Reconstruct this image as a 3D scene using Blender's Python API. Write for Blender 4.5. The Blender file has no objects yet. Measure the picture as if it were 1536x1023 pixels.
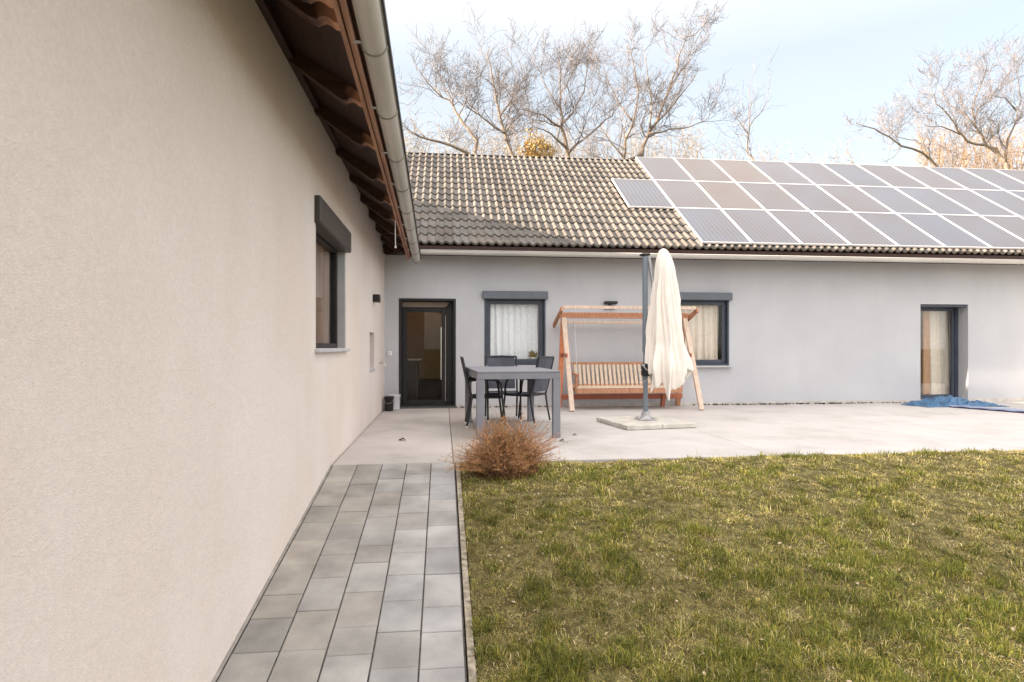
import bpy, math, random
import numpy as np
from mathutils import Vector, Matrix, Euler
from math import sin, cos, pi, radians, atan2, sqrt
random.seed(11)
rng = np.random.default_rng(5)
S = bpy.context.scene
COL = S.collection

# ------------------------------------------------------------------ camera frame (used to size and place things in metres)
F = 930.0; TH = radians(6.32); EYE = 1.136
def ray(u, v):
    a = (u-768)/F; b = (520-v)/F
    return Vector((sin(TH)+a*cos(TH), cos(TH)-a*sin(TH), b))
def on_y(u, v, Y):
    d = ray(u, v); t = Y/d.y; return Vector((d.x*t, Y, EYE+d.z*t))
def on_z(u, v, Z=0.0):
    d = ray(u, v); t = (Z-EYE)/d.z; return Vector((d.x*t, d.y*t, Z))
def slope_z(y):
    if y >= 6.12: return 0.0
    if y >= 2.3: return -(6.12-y)*0.138
    z0 = -(6.12-2.3)*0.138
    return z0 - 0.06*(1-math.exp(-(2.3-y)*1.0))

# ------------------------------------------------------------------ mesh builder
def mesh_loc(o):
    p = Vector((0,0,0))
    while o is not None:
        p += Vector(o.location); o = o.parent
    return p
class MB:
    def __init__(s): s.v=[]; s.f=[]; s.c=[]; s.col=None
    def face(s, idx): s.f.append(tuple(idx)); s.c.append(s.col)
    def add(s, verts, faces):
        b=len(s.v); s.v += [tuple(p) for p in verts]
        for f in faces: s.face([b+i for i in f])
    def box(s, x0,x1,y0,y1,z0,z1):
        s.add([(x0,y0,z0),(x1,y0,z0),(x1,y1,z0),(x0,y1,z0),(x0,y0,z1),(x1,y0,z1),(x1,y1,z1),(x0,y1,z1)],
              [(0,3,2,1),(4,5,6,7),(0,1,5,4),(1,2,6,5),(2,3,7,6),(3,0,4,7)])
    def bbox(s, x0,x1,y0,y1,z0,z1, b=0.004):
        """box with chamfered edges"""
        m=bevel_box(x1-x0,y1-y0,z1-z0,b); c=Vector(((x0+x1)/2,(y0+y1)/2,(z0+z1)/2))
        s.add([Vector(p)+c for p in m[0]], m[1])
    def mbox(s, M, sx,sy,sz, b=0.003):
        m=bevel_box(sx,sy,sz,b); s.add([M@Vector(p) for p in m[0]], m[1])
    def beam(s, p0, p1, w, h, up=(0,0,1), b=0.003):
        p0=Vector(p0); p1=Vector(p1); d=p1-p0; L=d.length; d.normalize()
        u=Vector(up); x=d.cross(u)
        if x.length<1e-4: x=d.cross(Vector((1,0,0)))
        x.normalize(); z=x.cross(d)
        M=Matrix(((x.x,d.x,z.x,(p0.x+p1.x)/2),(x.y,d.y,z.y,(p0.y+p1.y)/2),(x.z,d.z,z.z,(p0.z+p1.z)/2),(0,0,0,1)))
        s.mbox(M,w,L,h,b)
    def tube(s, pts, r, n=8, cap=True):
        pts=[Vector(p) for p in pts]
        if not hasattr(r,'__len__'): r=[r]*len(pts)
        b=len(s.v); ref=None
        for i,p in enumerate(pts):
            d=(pts[min(i+1,len(pts)-1)]-pts[max(i-1,0)])
            if d.length<1e-9: d=Vector((0,0,1))
            d.normalize()
            if ref is None:
                ref=d.cross(Vector((0,0,1)))
                if ref.length<1e-3: ref=d.cross(Vector((1,0,0)))
            ref=ref-d*ref.dot(d)
            if ref.length<1e-6: ref=d.orthogonal()
            ref.normalize(); w=d.cross(ref)
            for k in range(n):
                a=2*pi*k/n; q=p+(ref*cos(a)+w*sin(a))*r[i]; s.v.append((q.x,q.y,q.z))
        for i in range(len(pts)-1):
            for k in range(n):
                k2=(k+1)%n
                s.face((b+i*n+k,b+i*n+k2,b+(i+1)*n+k2,b+(i+1)*n+k))
        if cap:
            s.face(tuple(b+k for k in range(n))[::-1]); e=b+(len(pts)-1)*n
            s.face(tuple(e+k for k in range(n)))
    def lathe(s, prof, c, n=24):
        c=Vector(c); b=len(s.v)
        for (r,z) in prof:
            for k in range(n):
                a=2*pi*k/n; s.v.append((c.x+r*cos(a),c.y+r*sin(a),c.z+z))
        for i in range(len(prof)-1):
            for k in range(n):
                k2=(k+1)%n; s.face((b+i*n+k,b+i*n+k2,b+(i+1)*n+k2,b+(i+1)*n+k))
    def grid(s, nx, ny, fn, flip=False):
        b=len(s.v)
        for j in range(ny+1):
            for i in range(nx+1): s.v.append(tuple(fn(i/nx,j/ny)))
        w=nx+1
        for j in range(ny):
            for i in range(nx):
                q=(b+j*w+i,b+j*w+i+1,b+(j+1)*w+i+1,b+(j+1)*w+i)
                s.face(q[::-1] if flip else q)
    def prism(s, poly, axis, a0, a1):
        """extrude a 2D polygon along an axis ('x': poly=(y,z); 'y': poly=(x,z); 'z': poly=(x,y))"""
        def P(p,a): return (a,p[0],p[1]) if axis=='x' else ((p[0],a,p[1]) if axis=='y' else (p[0],p[1],a))
        n=len(poly); s.add([P(p,a0) for p in poly]+[P(p,a1) for p in poly],
            [tuple(range(n))[::-1], tuple(range(n,2*n))]+[(i,(i+1)%n,n+(i+1)%n,n+i) for i in range(n)])
    def build(s, name, mat, parent=None, smooth=False, world=True, fixn=True):
        me=bpy.data.meshes.new(name)
        off=mesh_loc(parent) if (parent is not None and world) else Vector((0,0,0))
        me.from_pydata([(x-off.x,y-off.y,z-off.z) for x,y,z in s.v],[],s.f)
        if any(c is not None for c in s.c):
            at=me.color_attributes.new('tint','FLOAT_COLOR','CORNER')
            arr=[]
            for p,c in zip(me.polygons,s.c):
                c=c or (1,1,1)
                arr += [c[0],c[1],c[2],1.0]*p.loop_total
            at.data.foreach_set('color',arr)
        me.materials.append(mat)
        if smooth: me.polygons.foreach_set('use_smooth',[True]*len(me.polygons))
        me.update()
        if fixn:
            import bmesh
            bm=bmesh.new(); bm.from_mesh(me); bmesh.ops.recalc_face_normals(bm,faces=bm.faces); bm.to_mesh(me); bm.free()
        o=bpy.data.objects.new(name,me); COL.objects.link(o)
        if parent is not None: o.parent=parent
        return o
def bevel_box(sx,sy,sz,b):
    hx,hy,hz=sx/2,sy/2,sz/2; b=min(b,hx*.45,hy*.45,hz*.45)
    V=[]; idx={}
    for X in (-1,1):
        for Y in (-1,1):
            for Z in (-1,1):
                for ax in range(3):
                    p=[X*(hx-b),Y*(hy-b),Z*(hz-b)]
                    p[ax]=(X*hx,Y*hy,Z*hz)[ax]
                    idx[(X,Y,Z,ax)]=len(V); V.append(tuple(p))
    Fs=[]
    s4=((-1,-1),(1,-1),(1,1),(-1,1))
    for ax in range(3):
        for sg in (-1,1):
            q=[]
            for (a,c) in s4:
                k=[a,c]; k.insert(ax,sg); q.append(idx[(k[0],k[1],k[2],ax)])
            Fs.append(tuple(q))
    for ax in range(3):
        o1,o2=[a for a in range(3) if a!=ax]
        for s1 in (-1,1):
            for s2 in (-1,1):
                q=[]
                for e in (-1,1):
                    k=[0,0,0]; k[ax]=e; k[o1]=s1; k[o2]=s2
                    pr=[idx[(k[0],k[1],k[2],o1)],idx[(k[0],k[1],k[2],o2)]]
                    q+= pr if e==-1 else pr[::-1]
                Fs.append(tuple(q))
    for X in (-1,1):
        for Y in (-1,1):
            for Z in (-1,1): Fs.append(tuple(idx[(X,Y,Z,a)] for a in range(3)))
    return V,Fs
def tag(o,label=None,cat=None,group=None,kind=None):
    if label: o['label']=label
    if cat: o['category']=cat
    if group: o['group']=group
    if kind: o['kind']=kind
    return o
def thing(name,label,cat,loc=(0,0,0),group=None):
    o=bpy.data.objects.new(name,None); COL.objects.link(o); o.location=loc; o.empty_display_size=.1
    return tag(o,label,cat,group)

# ------------------------------------------------------------------ materials
def nodes_of(name):
    m=bpy.data.materials.new(name); m.use_nodes=True
    nt=m.node_tree; return m,nt,nt.nodes,nt.links,nt.nodes['Principled BSDF']
def mat(name, col, rough=.7, metal=0, spec=.4, noise=.08, nscale=6, bump=0, bscale=80, bdist=.002, stretch=None, coat=0, col2=None, tint=False, fine=0, trans=0):
    m,nt,N,L,P=nodes_of(name)
    P.inputs['Roughness'].default_value=rough; P.inputs['Metallic'].default_value=metal
    P.inputs['Specular IOR Level'].default_value=spec
    if coat: P.inputs['Coat Weight'].default_value=coat; P.inputs['Coat Roughness'].default_value=.08
    tc=N.new('ShaderNodeTexCoord'); mp=N.new('ShaderNodeMapping'); L.new(tc.outputs['Object'],mp.inputs[0])
    if stretch: mp.inputs['Scale'].default_value=stretch
    n1=N.new('ShaderNodeTexNoise'); n1.inputs['Scale'].default_value=nscale; n1.inputs['Detail'].default_value=6; L.new(mp.outputs[0],n1.inputs['Vector'])
    r=N.new('ShaderNodeValToRGB'); L.new(n1.outputs['Fac'],r.inputs[0])
    c2=col2 or tuple(min(1,c*(1+noise*1.5)) for c in col); c1=tuple(c*(1-noise*1.5) for c in col) if not col2 else col
    r.color_ramp.elements[0].position=.3; r.color_ramp.elements[0].color=(*c1,1)
    r.color_ramp.elements[1].position=.7; r.color_ramp.elements[1].color=(*c2,1)
    out=r.outputs[0]
    if tint:
        at=N.new('ShaderNodeAttribute'); at.attribute_name='tint'
        mx=N.new('ShaderNodeMix'); mx.data_type='RGBA'; mx.blend_type='MULTIPLY'; mx.inputs[0].default_value=1
        L.new(out,mx.inputs[6]); L.new(at.outputs['Color'],mx.inputs[7]); out=mx.outputs[2]
    if fine:
        n3=N.new('ShaderNodeTexNoise'); n3.inputs['Scale'].default_value=220; n3.inputs['Detail'].default_value=3; L.new(mp.outputs[0],n3.inputs['Vector'])
        mr=N.new('ShaderNodeMapRange'); mr.inputs[1].default_value=.3; mr.inputs[2].default_value=.7; mr.inputs[3].default_value=1-fine; mr.inputs[4].default_value=1+fine
        L.new(n3.outputs['Fac'],mr.inputs[0])
        mx=N.new('ShaderNodeMix'); mx.data_type='RGBA'; mx.blend_type='MULTIPLY'; mx.inputs[0].default_value=1
        L.new(out,mx.inputs[6]); L.new(mr.outputs[0],mx.inputs[7]); out=mx.outputs[2]
    L.new(out,P.inputs['Base Color'])
    if bump:
        n2=N.new('ShaderNodeTexNoise'); n2.inputs['Scale'].default_value=bscale; n2.inputs['Detail'].default_value=5; L.new(mp.outputs[0],n2.inputs['Vector'])
        b=N.new('ShaderNodeBump'); b.inputs['Strength'].default_value=bump; b.inputs['Distance'].default_value=bdist
        L.new(n2.outputs['Fac'],b.inputs['Height']); L.new(b.outputs[0],P.inputs['Normal'])
    return m
def plaster(name, ca, cb, bump=.6, dirt=.5, scale=1.0, dist=.004, streak=.06):
    m,nt,N,L,P=nodes_of(name)
    P.inputs['Roughness'].default_value=.92; P.inputs['Specular IOR Level'].default_value=.15
    g=N.new('ShaderNodeNewGeometry')
    def noise(sc,det=5,vec=None,rough=.6):
        n=N.new('ShaderNodeTexNoise'); n.inputs['Scale'].default_value=sc; n.inputs['Detail'].default_value=det; n.inputs['Roughness'].default_value=rough
        L.new(vec or g.outputs['Position'],n.inputs['Vector']); return n.outputs['Fac']
    big=noise(.7,6)
    r=N.new('ShaderNodeValToRGB'); r.color_ramp.elements[0].position=.35; r.color_ramp.elements[1].position=.65
    r.color_ramp.elements[0].color=(*ca,1); r.color_ramp.elements[1].color=(*cb,1); L.new(big,r.inputs[0])
    # vertical rain streaks
    mp=N.new('ShaderNodeMapping'); mp.inputs['Scale'].default_value=(1.1,1.1,.22); L.new(g.outputs['Position'],mp.inputs[0])
    st=noise(1.6,6,mp.outputs[0])
    mr=N.new('ShaderNodeMapRange'); mr.inputs[1].default_value=.3; mr.inputs[2].default_value=.7; mr.inputs[3].default_value=1-streak; mr.inputs[4].default_value=1+streak*.6; L.new(st,mr.inputs[0])
    mx=N.new('ShaderNodeMix'); mx.data_type='RGBA'; mx.blend_type='MULTIPLY'; mx.inputs[0].default_value=1; L.new(r.outputs[0],mx.inputs[6]); L.new(mr.outputs[0],mx.inputs[7])
    sp=noise(60*scale,4,None,.7)
    m2=N.new('ShaderNodeMapRange'); m2.inputs[1].default_value=.3; m2.inputs[2].default_value=.7; m2.inputs[3].default_value=.90; m2.inputs[4].default_value=1.05; L.new(sp,m2.inputs[0])
    mx2=N.new('ShaderNodeMix'); mx2.data_type='RGBA'; mx2.blend_type='MULTIPLY'; mx2.inputs[0].default_value=dirt; L.new(mx.outputs[2],mx2.inputs[6]); L.new(m2.outputs[0],mx2.inputs[7])
    L.new(mx2.outputs[2],P.inputs['Base Color'])
    v=N.new('ShaderNodeTexVoronoi'); v.inputs['Scale'].default_value=150*scale; L.new(g.outputs['Position'],v.inputs['Vector'])
    n3=noise(110*scale,6,None,.75); ad=N.new('ShaderNodeMath'); ad.operation='ADD'; L.new(v.outputs['Distance'],ad.inputs[0]); L.new(n3,ad.inputs[1])
    b=N.new('ShaderNodeBump'); b.inputs['Strength'].default_value=bump; b.inputs['Distance'].default_value=dist; L.new(ad.outputs[0],b.inputs['Height'])
    n4=noise(3.0,4); b2=N.new('ShaderNodeBump'); b2.inputs['Strength'].default_value=.5; b2.inputs['Distance'].default_value=.012; L.new(n4,b2.inputs['Height']); L.new(b.outputs[0],b2.inputs['Normal'])
    mpt=N.new('ShaderNodeMapping'); mpt.inputs['Scale'].default_value=(1.0,1.0,2.6); mpt.inputs['Rotation'].default_value=(.5,.2,.3); L.new(g.outputs['Position'],mpt.inputs[0])
    nt2=N.new('ShaderNodeTexNoise'); nt2.inputs['Scale'].default_value=7; nt2.inputs['Detail'].default_value=7; nt2.inputs['Distortion'].default_value=1.6; nt2.inputs['Roughness'].default_value=.62; L.new(mpt.outputs[0],nt2.inputs['Vector'])
    b3=N.new('ShaderNodeBump'); b3.inputs['Strength'].default_value=.3; b3.inputs['Distance'].default_value=.007; L.new(nt2.outputs['Fac'],b3.inputs['Height']); L.new(b2.outputs[0],b3.inputs['Normal'])
    L.new(b3.outputs[0],P.inputs['Normal'])
    sp3=N.new('ShaderNodeTexNoise'); sp3.inputs['Scale'].default_value=26; sp3.inputs['Detail'].default_value=6; sp3.inputs['Roughness'].default_value=.8; L.new(g.outputs['Position'],sp3.inputs['Vector'])
    mk=N.new('ShaderNodeMapRange'); mk.inputs[1].default_value=.60; mk.inputs[2].default_value=.78; mk.inputs[3].default_value=1.0; mk.inputs[4].default_value=.80; L.new(sp3.outputs['Fac'],mk.inputs[0])
    mk2=N.new('ShaderNodeMix'); mk2.data_type='RGBA'; mk2.blend_type='MULTIPLY'; mk2.inputs[0].default_value=.8; L.new(mx2.outputs[2],mk2.inputs[6]); L.new(mk.outputs[0],mk2.inputs[7]); L.new(mk2.outputs[2],P.inputs['Base Color'])
    return m
def glass(name, tint=(1,1,1), refl=1.0):
    m,nt,N,L,P=nodes_of(name); N.remove(P)
    out=[n for n in N if n.type=='OUTPUT_MATERIAL'][0]
    t=N.new('ShaderNodeBsdfTransparent'); t.inputs[0].default_value=(*tint,1)
    g=N.new('ShaderNodeBsdfGlossy'); g.inputs['Roughness'].default_value=.01
    fr=N.new('ShaderNodeFresnel'); fr.inputs[0].default_value=1.6
    mu=N.new('ShaderNodeMath'); mu.operation='MULTIPLY'; mu.inputs[1].default_value=refl; L.new(fr.outputs[0],mu.inputs[0])
    mx=N.new('ShaderNodeMixShader'); L.new(mu.outputs[0],mx.inputs[0]); L.new(t.outputs[0],mx.inputs[1]); L.new(g.outputs[0],mx.inputs[2]); L.new(mx.outputs[0],out.inputs[0])
    return m
def wood(name, ca, cb, stretch=(14,14,1.2), rough=.6):
    return mat(name, ca, rough=rough, col2=cb, nscale=3, stretch=stretch, bump=.25, bscale=12, bdist=.003)

M={}
M['plaster_beige']=plaster('plaster_beige',(.66,.575,.515),(.705,.635,.59),bump=.55,dirt=.9,dist=.0022,streak=.03)
M['plaster_grey']=plaster('plaster_grey',(.475,.48,.505),(.525,.53,.55),bump=.35,dirt=.5,streak=.035)
M['plinth']=mat('plinth',(.50,.47,.43),noise=.12,nscale=9,bump=.4)
M['frame']=mat('frame_dark',(.052,.062,.085),rough=.42,noise=.1)
M['frame_black']=mat('frame_black',(.012,.011,.012),rough=.45,noise=.2)
M['shutter']=mat('shutter_grey',(.115,.13,.155),rough=.45,noise=.05,stretch=(1,1,1))
M['shutter_brown']=mat('shutter_brown',(.055,.045,.042),rough=.45,noise=.08)
M['sill']=mat('sill',(.48,.48,.50),rough=.5,noise=.06)
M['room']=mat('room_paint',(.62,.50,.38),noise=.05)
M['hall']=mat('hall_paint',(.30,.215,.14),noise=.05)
M['room_floor']=mat('room_floor',(.12,.08,.05),rough=.4)
M['curtain']=mat('curtain',(.84,.86,.88),rough=.9,noise=.04,nscale=20)
M['curtain_warm']=mat('curtain_warm',(.78,.70,.60),rough=.9,noise=.05,nscale=20)
M['brown_reflection']=mat('brown_reflection',(.30,.20,.15),rough=.9,noise=.15,nscale=9,stretch=(1,6,.3))
M['glass']=glass('window_glass',(.985,.99,.99),.30)
M['glass_clear']=glass('patio_glass',(.985,.99,.99),.12)
M['glass_dim']=glass('door_glass',(.92,.90,.86),.30)
M['wood']=wood('warm_wood',(.33,.145,.075),(.50,.26,.15))
M['upright_brown']=wood('upright_grain',(.34,.18,.10),(.52,.30,.18))
M['wood_pale']=wood('pale_wood',(.52,.38,.29),(.70,.56,.46))
M['wood_red']=wood('red_wood',(.30,.085,.045),(.42,.14,.075))
M['wood_orange']=wood('orange_wood',(.62,.20,.09),(.75,.30,.15))
M['wood_slat']=wood('slat_wood',(.50,.38,.27),(.68,.55,.43))
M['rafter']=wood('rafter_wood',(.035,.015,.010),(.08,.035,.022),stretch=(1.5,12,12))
def paint_lit_tails(m):
    # light on the rafter tails put into the colour: orange towards the tips
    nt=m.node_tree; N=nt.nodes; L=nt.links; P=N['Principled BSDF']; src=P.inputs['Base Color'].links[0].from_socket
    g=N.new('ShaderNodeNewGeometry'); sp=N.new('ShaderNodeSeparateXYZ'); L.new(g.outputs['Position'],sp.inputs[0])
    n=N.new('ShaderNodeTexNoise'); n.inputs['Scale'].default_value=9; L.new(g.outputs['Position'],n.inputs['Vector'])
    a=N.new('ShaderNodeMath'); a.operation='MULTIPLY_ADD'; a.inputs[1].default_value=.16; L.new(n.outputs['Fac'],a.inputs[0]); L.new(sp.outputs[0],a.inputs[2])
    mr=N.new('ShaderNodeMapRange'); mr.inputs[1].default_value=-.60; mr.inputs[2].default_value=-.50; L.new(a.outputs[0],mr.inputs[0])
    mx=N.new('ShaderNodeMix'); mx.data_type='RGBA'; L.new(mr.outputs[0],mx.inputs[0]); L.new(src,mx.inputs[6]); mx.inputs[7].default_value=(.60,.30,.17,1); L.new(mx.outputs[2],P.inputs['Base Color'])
paint_lit_tails(M['rafter'])
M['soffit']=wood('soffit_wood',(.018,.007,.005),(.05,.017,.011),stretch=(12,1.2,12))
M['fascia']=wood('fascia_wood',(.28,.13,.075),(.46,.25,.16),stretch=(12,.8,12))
M['gutter']=mat('gutter_metal',(.50,.475,.43),rough=.42,metal=.25,noise=.09,nscale=2.2,stretch=(2,.5,2))
M['gutter_back']=mat('gutter_metal_pale',(.56,.54,.51),rough=.42,metal=.2,noise=.07,nscale=2.2,stretch=(.5,2,2))
M['bracket']=mat('bracket_metal',(.33,.31,.28),rough=.5,metal=.5)
M['alu']=mat('aluminium',(.72,.71,.72),rough=.35,metal=.35,noise=.02)
M['table']=mat('table_metal',(.20,.205,.235),rough=.5,noise=.04)
M['chair']=mat('chair_metal',(.022,.022,.025),rough=.45,noise=.1)
M['chair_fabric']=mat('chair_fabric',(.075,.08,.10),rough=.85,noise=.1,bump=.3,bscale=300)
M['pole']=mat('pole_metal',(.17,.20,.235),rough=.4,metal=.3,noise=.05)
M['arm']=mat('arm_metal',(.42,.42,.43),rough=.4,metal=.4,noise=.05)
M['canopy']=mat('canopy_fabric',(.80,.75,.69),rough=.9,noise=.035,nscale=5,bump=.25,bscale=60)
M['slab']=mat('concrete_slab',(.50,.47,.42),rough=.9,noise=.12,nscale=7,bump=.4,bscale=90,fine=.08)
M['black']=mat('black_plastic',(.012,.012,.013),rough=.5)
M['white']=mat('white_plastic',(.78,.77,.76),rough=.4,noise=.03)
M['steel']=mat('steel',(.55,.53,.50),rough=.25,metal=.9,noise=.03)
M['zinc']=mat('zinc_bucket',(.60,.60,.62),rough=.45,metal=.2,noise=.06)
M['tarp']=mat('blue_tarp',(.055,.135,.25),rough=.42,noise=.16,nscale=7,bump=.4,bscale=14,bdist=.01)
M['cover']=mat('pool_cover',(.27,.31,.44),rough=.45,noise=.12,nscale=4,bump=.3,bscale=10,bdist=.01)
M['litter']=mat('leaf_litter',(.045,.032,.022),rough=.9,noise=.4,nscale=40)
M['leaf']=mat('dry_leaf',(.10,.055,.03),rough=.8,noise=.3,nscale=30)
M['straw_leaf']=mat('pale_leaf',(.46,.36,.25),rough=.8,noise=.2,nscale=30)
M['paver']=mat('paver_concrete',(.325,.318,.310),rough=.88,noise=.15,nscale=4,bump=.45,bscale=140,bdist=.002,tint=True,fine=.10)
M['sand']=mat('joint_sand',(.11,.10,.09),rough=.95,noise=.3,nscale=30)
M['kerb']=mat('kerb_stone',(.30,.265,.205),rough=.95,noise=.35,nscale=22,bump=.7,bscale=70,bdist=.006)
M['edge_mortar']=mat('edge_mortar',(.30,.28,.255),rough=.95,noise=.2,nscale=10,bump=.5,bscale=90)
M['twig']=mat('twig_bark',(.38,.23,.12),rough=.85,tint=True,noise=.2,nscale=14)
M['bark']=mat('tree_bark',(.15,.12,.10),rough=.9,noise=.3,nscale=5,bump=.5,bscale=18,bdist=.02,col2=(.28,.22,.17))
M['bark_twig']=mat('tree_twig_bark',(.19,.17,.175),rough=.9,noise=.2,nscale=3)
M['yellow_leaf']=mat('ivy_leaf',(.36,.26,.10),rough=.8,tint=True,noise=.3,nscale=6)
M['scrub']=mat('far_scrub',(.27,.22,.17),rough=.95,noise=.25,nscale=2,tint=True)
M['plant']=mat('plant_leaf',(.16,.17,.06),rough=.7,noise=.3)
M['terracotta']=mat('pot_white',(.70,.66,.60),rough=.6)
# concrete terrace: pale, blotchy, fine speckle
def terrace_mat():
    m,nt,N,L,P=nodes_of('terrace_concrete'); P.inputs['Roughness'].default_value=.9; P.inputs['Specular IOR Level'].default_value=.2
    g=N.new('ShaderNodeNewGeometry')
    def nz(s,d,r=.6,vec=None):
        n=N.new('ShaderNodeTexNoise'); n.inputs['Scale'].default_value=s; n.inputs['Detail'].default_value=d; n.inputs['Roughness'].default_value=r; L.new(vec or g.outputs['Position'],n.inputs['Vector']); return n.outputs['Fac']
    r=N.new('ShaderNodeValToRGB'); e=r.color_ramp.elements
    e[0].position=.28; e[0].color=(.36,.335,.315,1); e[1].position=.72; e[1].color=(.53,.50,.485,1)
    k=e.new(.5); k.color=(.465,.44,.425,1)
    L.new(nz(.9,9,.68),r.inputs[0])
    mr=N.new('ShaderNodeMapRange'); mr.inputs[1].default_value=.3; mr.inputs[2].default_value=.7; mr.inputs[3].default_value=.88; mr.inputs[4].default_value=1.08; L.new(nz(70,4,.7),mr.inputs[0])
    mx=N.new('ShaderNodeMix'); mx.data_type='RGBA'; mx.blend_type='MULTIPLY'; mx.inputs[0].default_value=1; L.new(r.outputs[0],mx.inputs[6]); L.new(mr.outputs[0],mx.inputs[7])
    at=N.new('ShaderNodeAttribute'); at.attribute_name='tint'
    m3=N.new('ShaderNodeMix'); m3.data_type='RGBA'; m3.blend_type='MULTIPLY'; m3.inputs[0].default_value=1; L.new(mx.outputs[2],m3.inputs[6]); L.new(at.outputs['Color'],m3.inputs[7])
    L.new(m3.outputs[2],P.inputs['Base Color'])
    b=N.new('ShaderNodeBump'); b.inputs['Strength'].default_value=.4; b.inputs['Distance'].default_value=.003; L.new(nz(90,5,.7),b.inputs['Height']); L.new(b.outputs[0],P.inputs['Normal'])
    return m
M['terrace']=terrace_mat()
def tile_mat():
    m,nt,N,L,P=nodes_of('roof_tile'); P.inputs['Roughness'].default_value=.8; P.inputs['Specular IOR Level'].default_value=.25
    g=N.new('ShaderNodeNewGeometry')
    at=N.new('ShaderNodeAttribute'); at.attribute_name='tint'
    n=N.new('ShaderNodeTexNoise'); n.inputs['Scale'].default_value=9; n.inputs['Detail'].default_value=8; n.inputs['Roughness'].default_value=.7; L.new(g.outputs['Position'],n.inputs['Vector'])
    r=N.new('ShaderNodeValToRGB'); e=r.color_ramp.elements; e[0].position=.3; e[0].color=(.095,.085,.077,1); e[1].position=.7; e[1].color=(.175,.158,.142,1); L.new(n.outputs['Fac'],r.inputs[0])
    m3=N.new('ShaderNodeMix'); m3.data_type='RGBA'; m3.blend_type='MULTIPLY'; m3.inputs[0].default_value=1; L.new(r.outputs[0],m3.inputs[6]); L.new(at.outputs['Color'],m3.inputs[7])
    L.new(m3.outputs[2],P.inputs['Base Color'])
    b=N.new('ShaderNodeBump'); b.inputs['Strength'].default_value=.4; b.inputs['Distance'].default_value=.004; L.new(n.outputs['Fac'],b.inputs['Height']); L.new(b.outputs[0],P.inputs['Normal'])
    return m
M['tile']=tile_mat()
def pv_mat():
    m,nt,N,L,P=nodes_of('solar_cells'); P.inputs['Roughness'].default_value=.5; P.inputs['Specular IOR Level'].default_value=.3
    P.inputs['Coat Weight'].default_value=.5; P.inputs['Coat Roughness'].default_value=.03; P.inputs['Coat IOR'].default_value=1.35
    tc=N.new('ShaderNodeTexCoord'); sp=N.new('ShaderNodeSeparateXYZ'); L.new(tc.outputs['UV'],sp.inputs[0])
    def lines(sock,per,wid):
        a=N.new('ShaderNodeMath'); a.operation='MULTIPLY'; a.inputs[1].default_value=per; L.new(sock,a.inputs[0])
        f=N.new('ShaderNodeMath'); f.operation='FRACT'; L.new(a.outputs[0],f.inputs[0])
        c=N.new('ShaderNodeMath'); c.operation='LESS_THAN'; c.inputs[1].default_value=wid; L.new(f.outputs[0],c.inputs[0]); return c.outputs[0]
    mxm=N.new('ShaderNodeMath'); mxm.operation='MAXIMUM'; L.new(lines(sp.outputs[0],10,.14),mxm.inputs[0])
    l2=N.new('ShaderNodeMath'); l2.operation='MULTIPLY'; l2.inputs[1].default_value=.6; L.new(lines(sp.outputs[1],10,.03),l2.inputs[0]); L.new(l2.outputs[0],mxm.inputs[1])
    n=N.new('ShaderNodeTexNoise'); n.inputs['Scale'].default_value=1.3; g=N.new('ShaderNodeNewGeometry'); L.new(g.outputs['Position'],n.inputs['Vector'])
    r=N.new('ShaderNodeValToRGB'); e=r.color_ramp.elements; e[0].position=.35; e[0].color=(.058,.056,.066,1); e[1].position=.65; e[1].color=(.062,.068,.088,1); L.new(n.outputs['Fac'],r.inputs[0])
    at=N.new('ShaderNodeAttribute'); at.attribute_name='tint'
    m3=N.new('ShaderNodeMix'); m3.data_type='RGBA'; m3.blend_type='MULTIPLY'; m3.inputs[0].default_value=1; L.new(r.outputs[0],m3.inputs[6]); L.new(at.outputs['Color'],m3.inputs[7])
    mx=N.new('ShaderNodeMix'); mx.data_type='RGBA'; L.new(mxm.outputs[0],mx.inputs[0]); L.new(m3.outputs[2],mx.inputs[6]); mx.inputs[7].default_value=(.12,.118,.135,1)
    L.new(mx.outputs[2],P.inputs['Base Color'])
    return m
M['pv']=pv_mat()
def soil_mat(name, c):
    m,nt,N,L,P=nodes_of(name); P.inputs['Roughness'].default_value=.95; P.inputs['Specular IOR Level'].default_value=.1
    g=N.new('ShaderNodeNewGeometry')
    n=N.new('ShaderNodeTexNoise'); n.inputs['Scale'].default_value=14; n.inputs['Detail'].default_value=9; n.inputs['Roughness'].default_value=.75; L.new(g.outputs['Position'],n.inputs['Vector'])
    r=N.new('ShaderNodeValToRGB'); e=r.color_ramp.elements
    e[0].position=.32; e[0].color=(*c[0],1); e[1].position=.68; e[1].color=(*c[2],1); k=e.new(.5); k.color=(*c[1],1); L.new(n.outputs['Fac'],r.inputs[0])
    L.new(r.outputs[0],P.inputs['Base Color'])
    n2=N.new('ShaderNodeTexNoise'); n2.inputs['Scale'].default_value=70; n2.inputs['Detail'].default_value=6; L.new(g.outputs['Position'],n2.inputs['Vector'])
    b=N.new('ShaderNodeBump'); b.inputs['Strength'].default_value=.9; b.inputs['Distance'].default_value=.012; L.new(n2.outputs['Fac'],b.inputs['Height']); L.new(b.outputs[0],P.inputs['Normal'])
    return m
M['lawn']=soil_mat('lawn_thatch',((.03,.026,.012),(.11,.095,.038),(.26,.22,.10)))
M['ground']=soil_mat('field_ground',((.06,.06,.025),(.12,.11,.045),(.20,.17,.08)))
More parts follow.
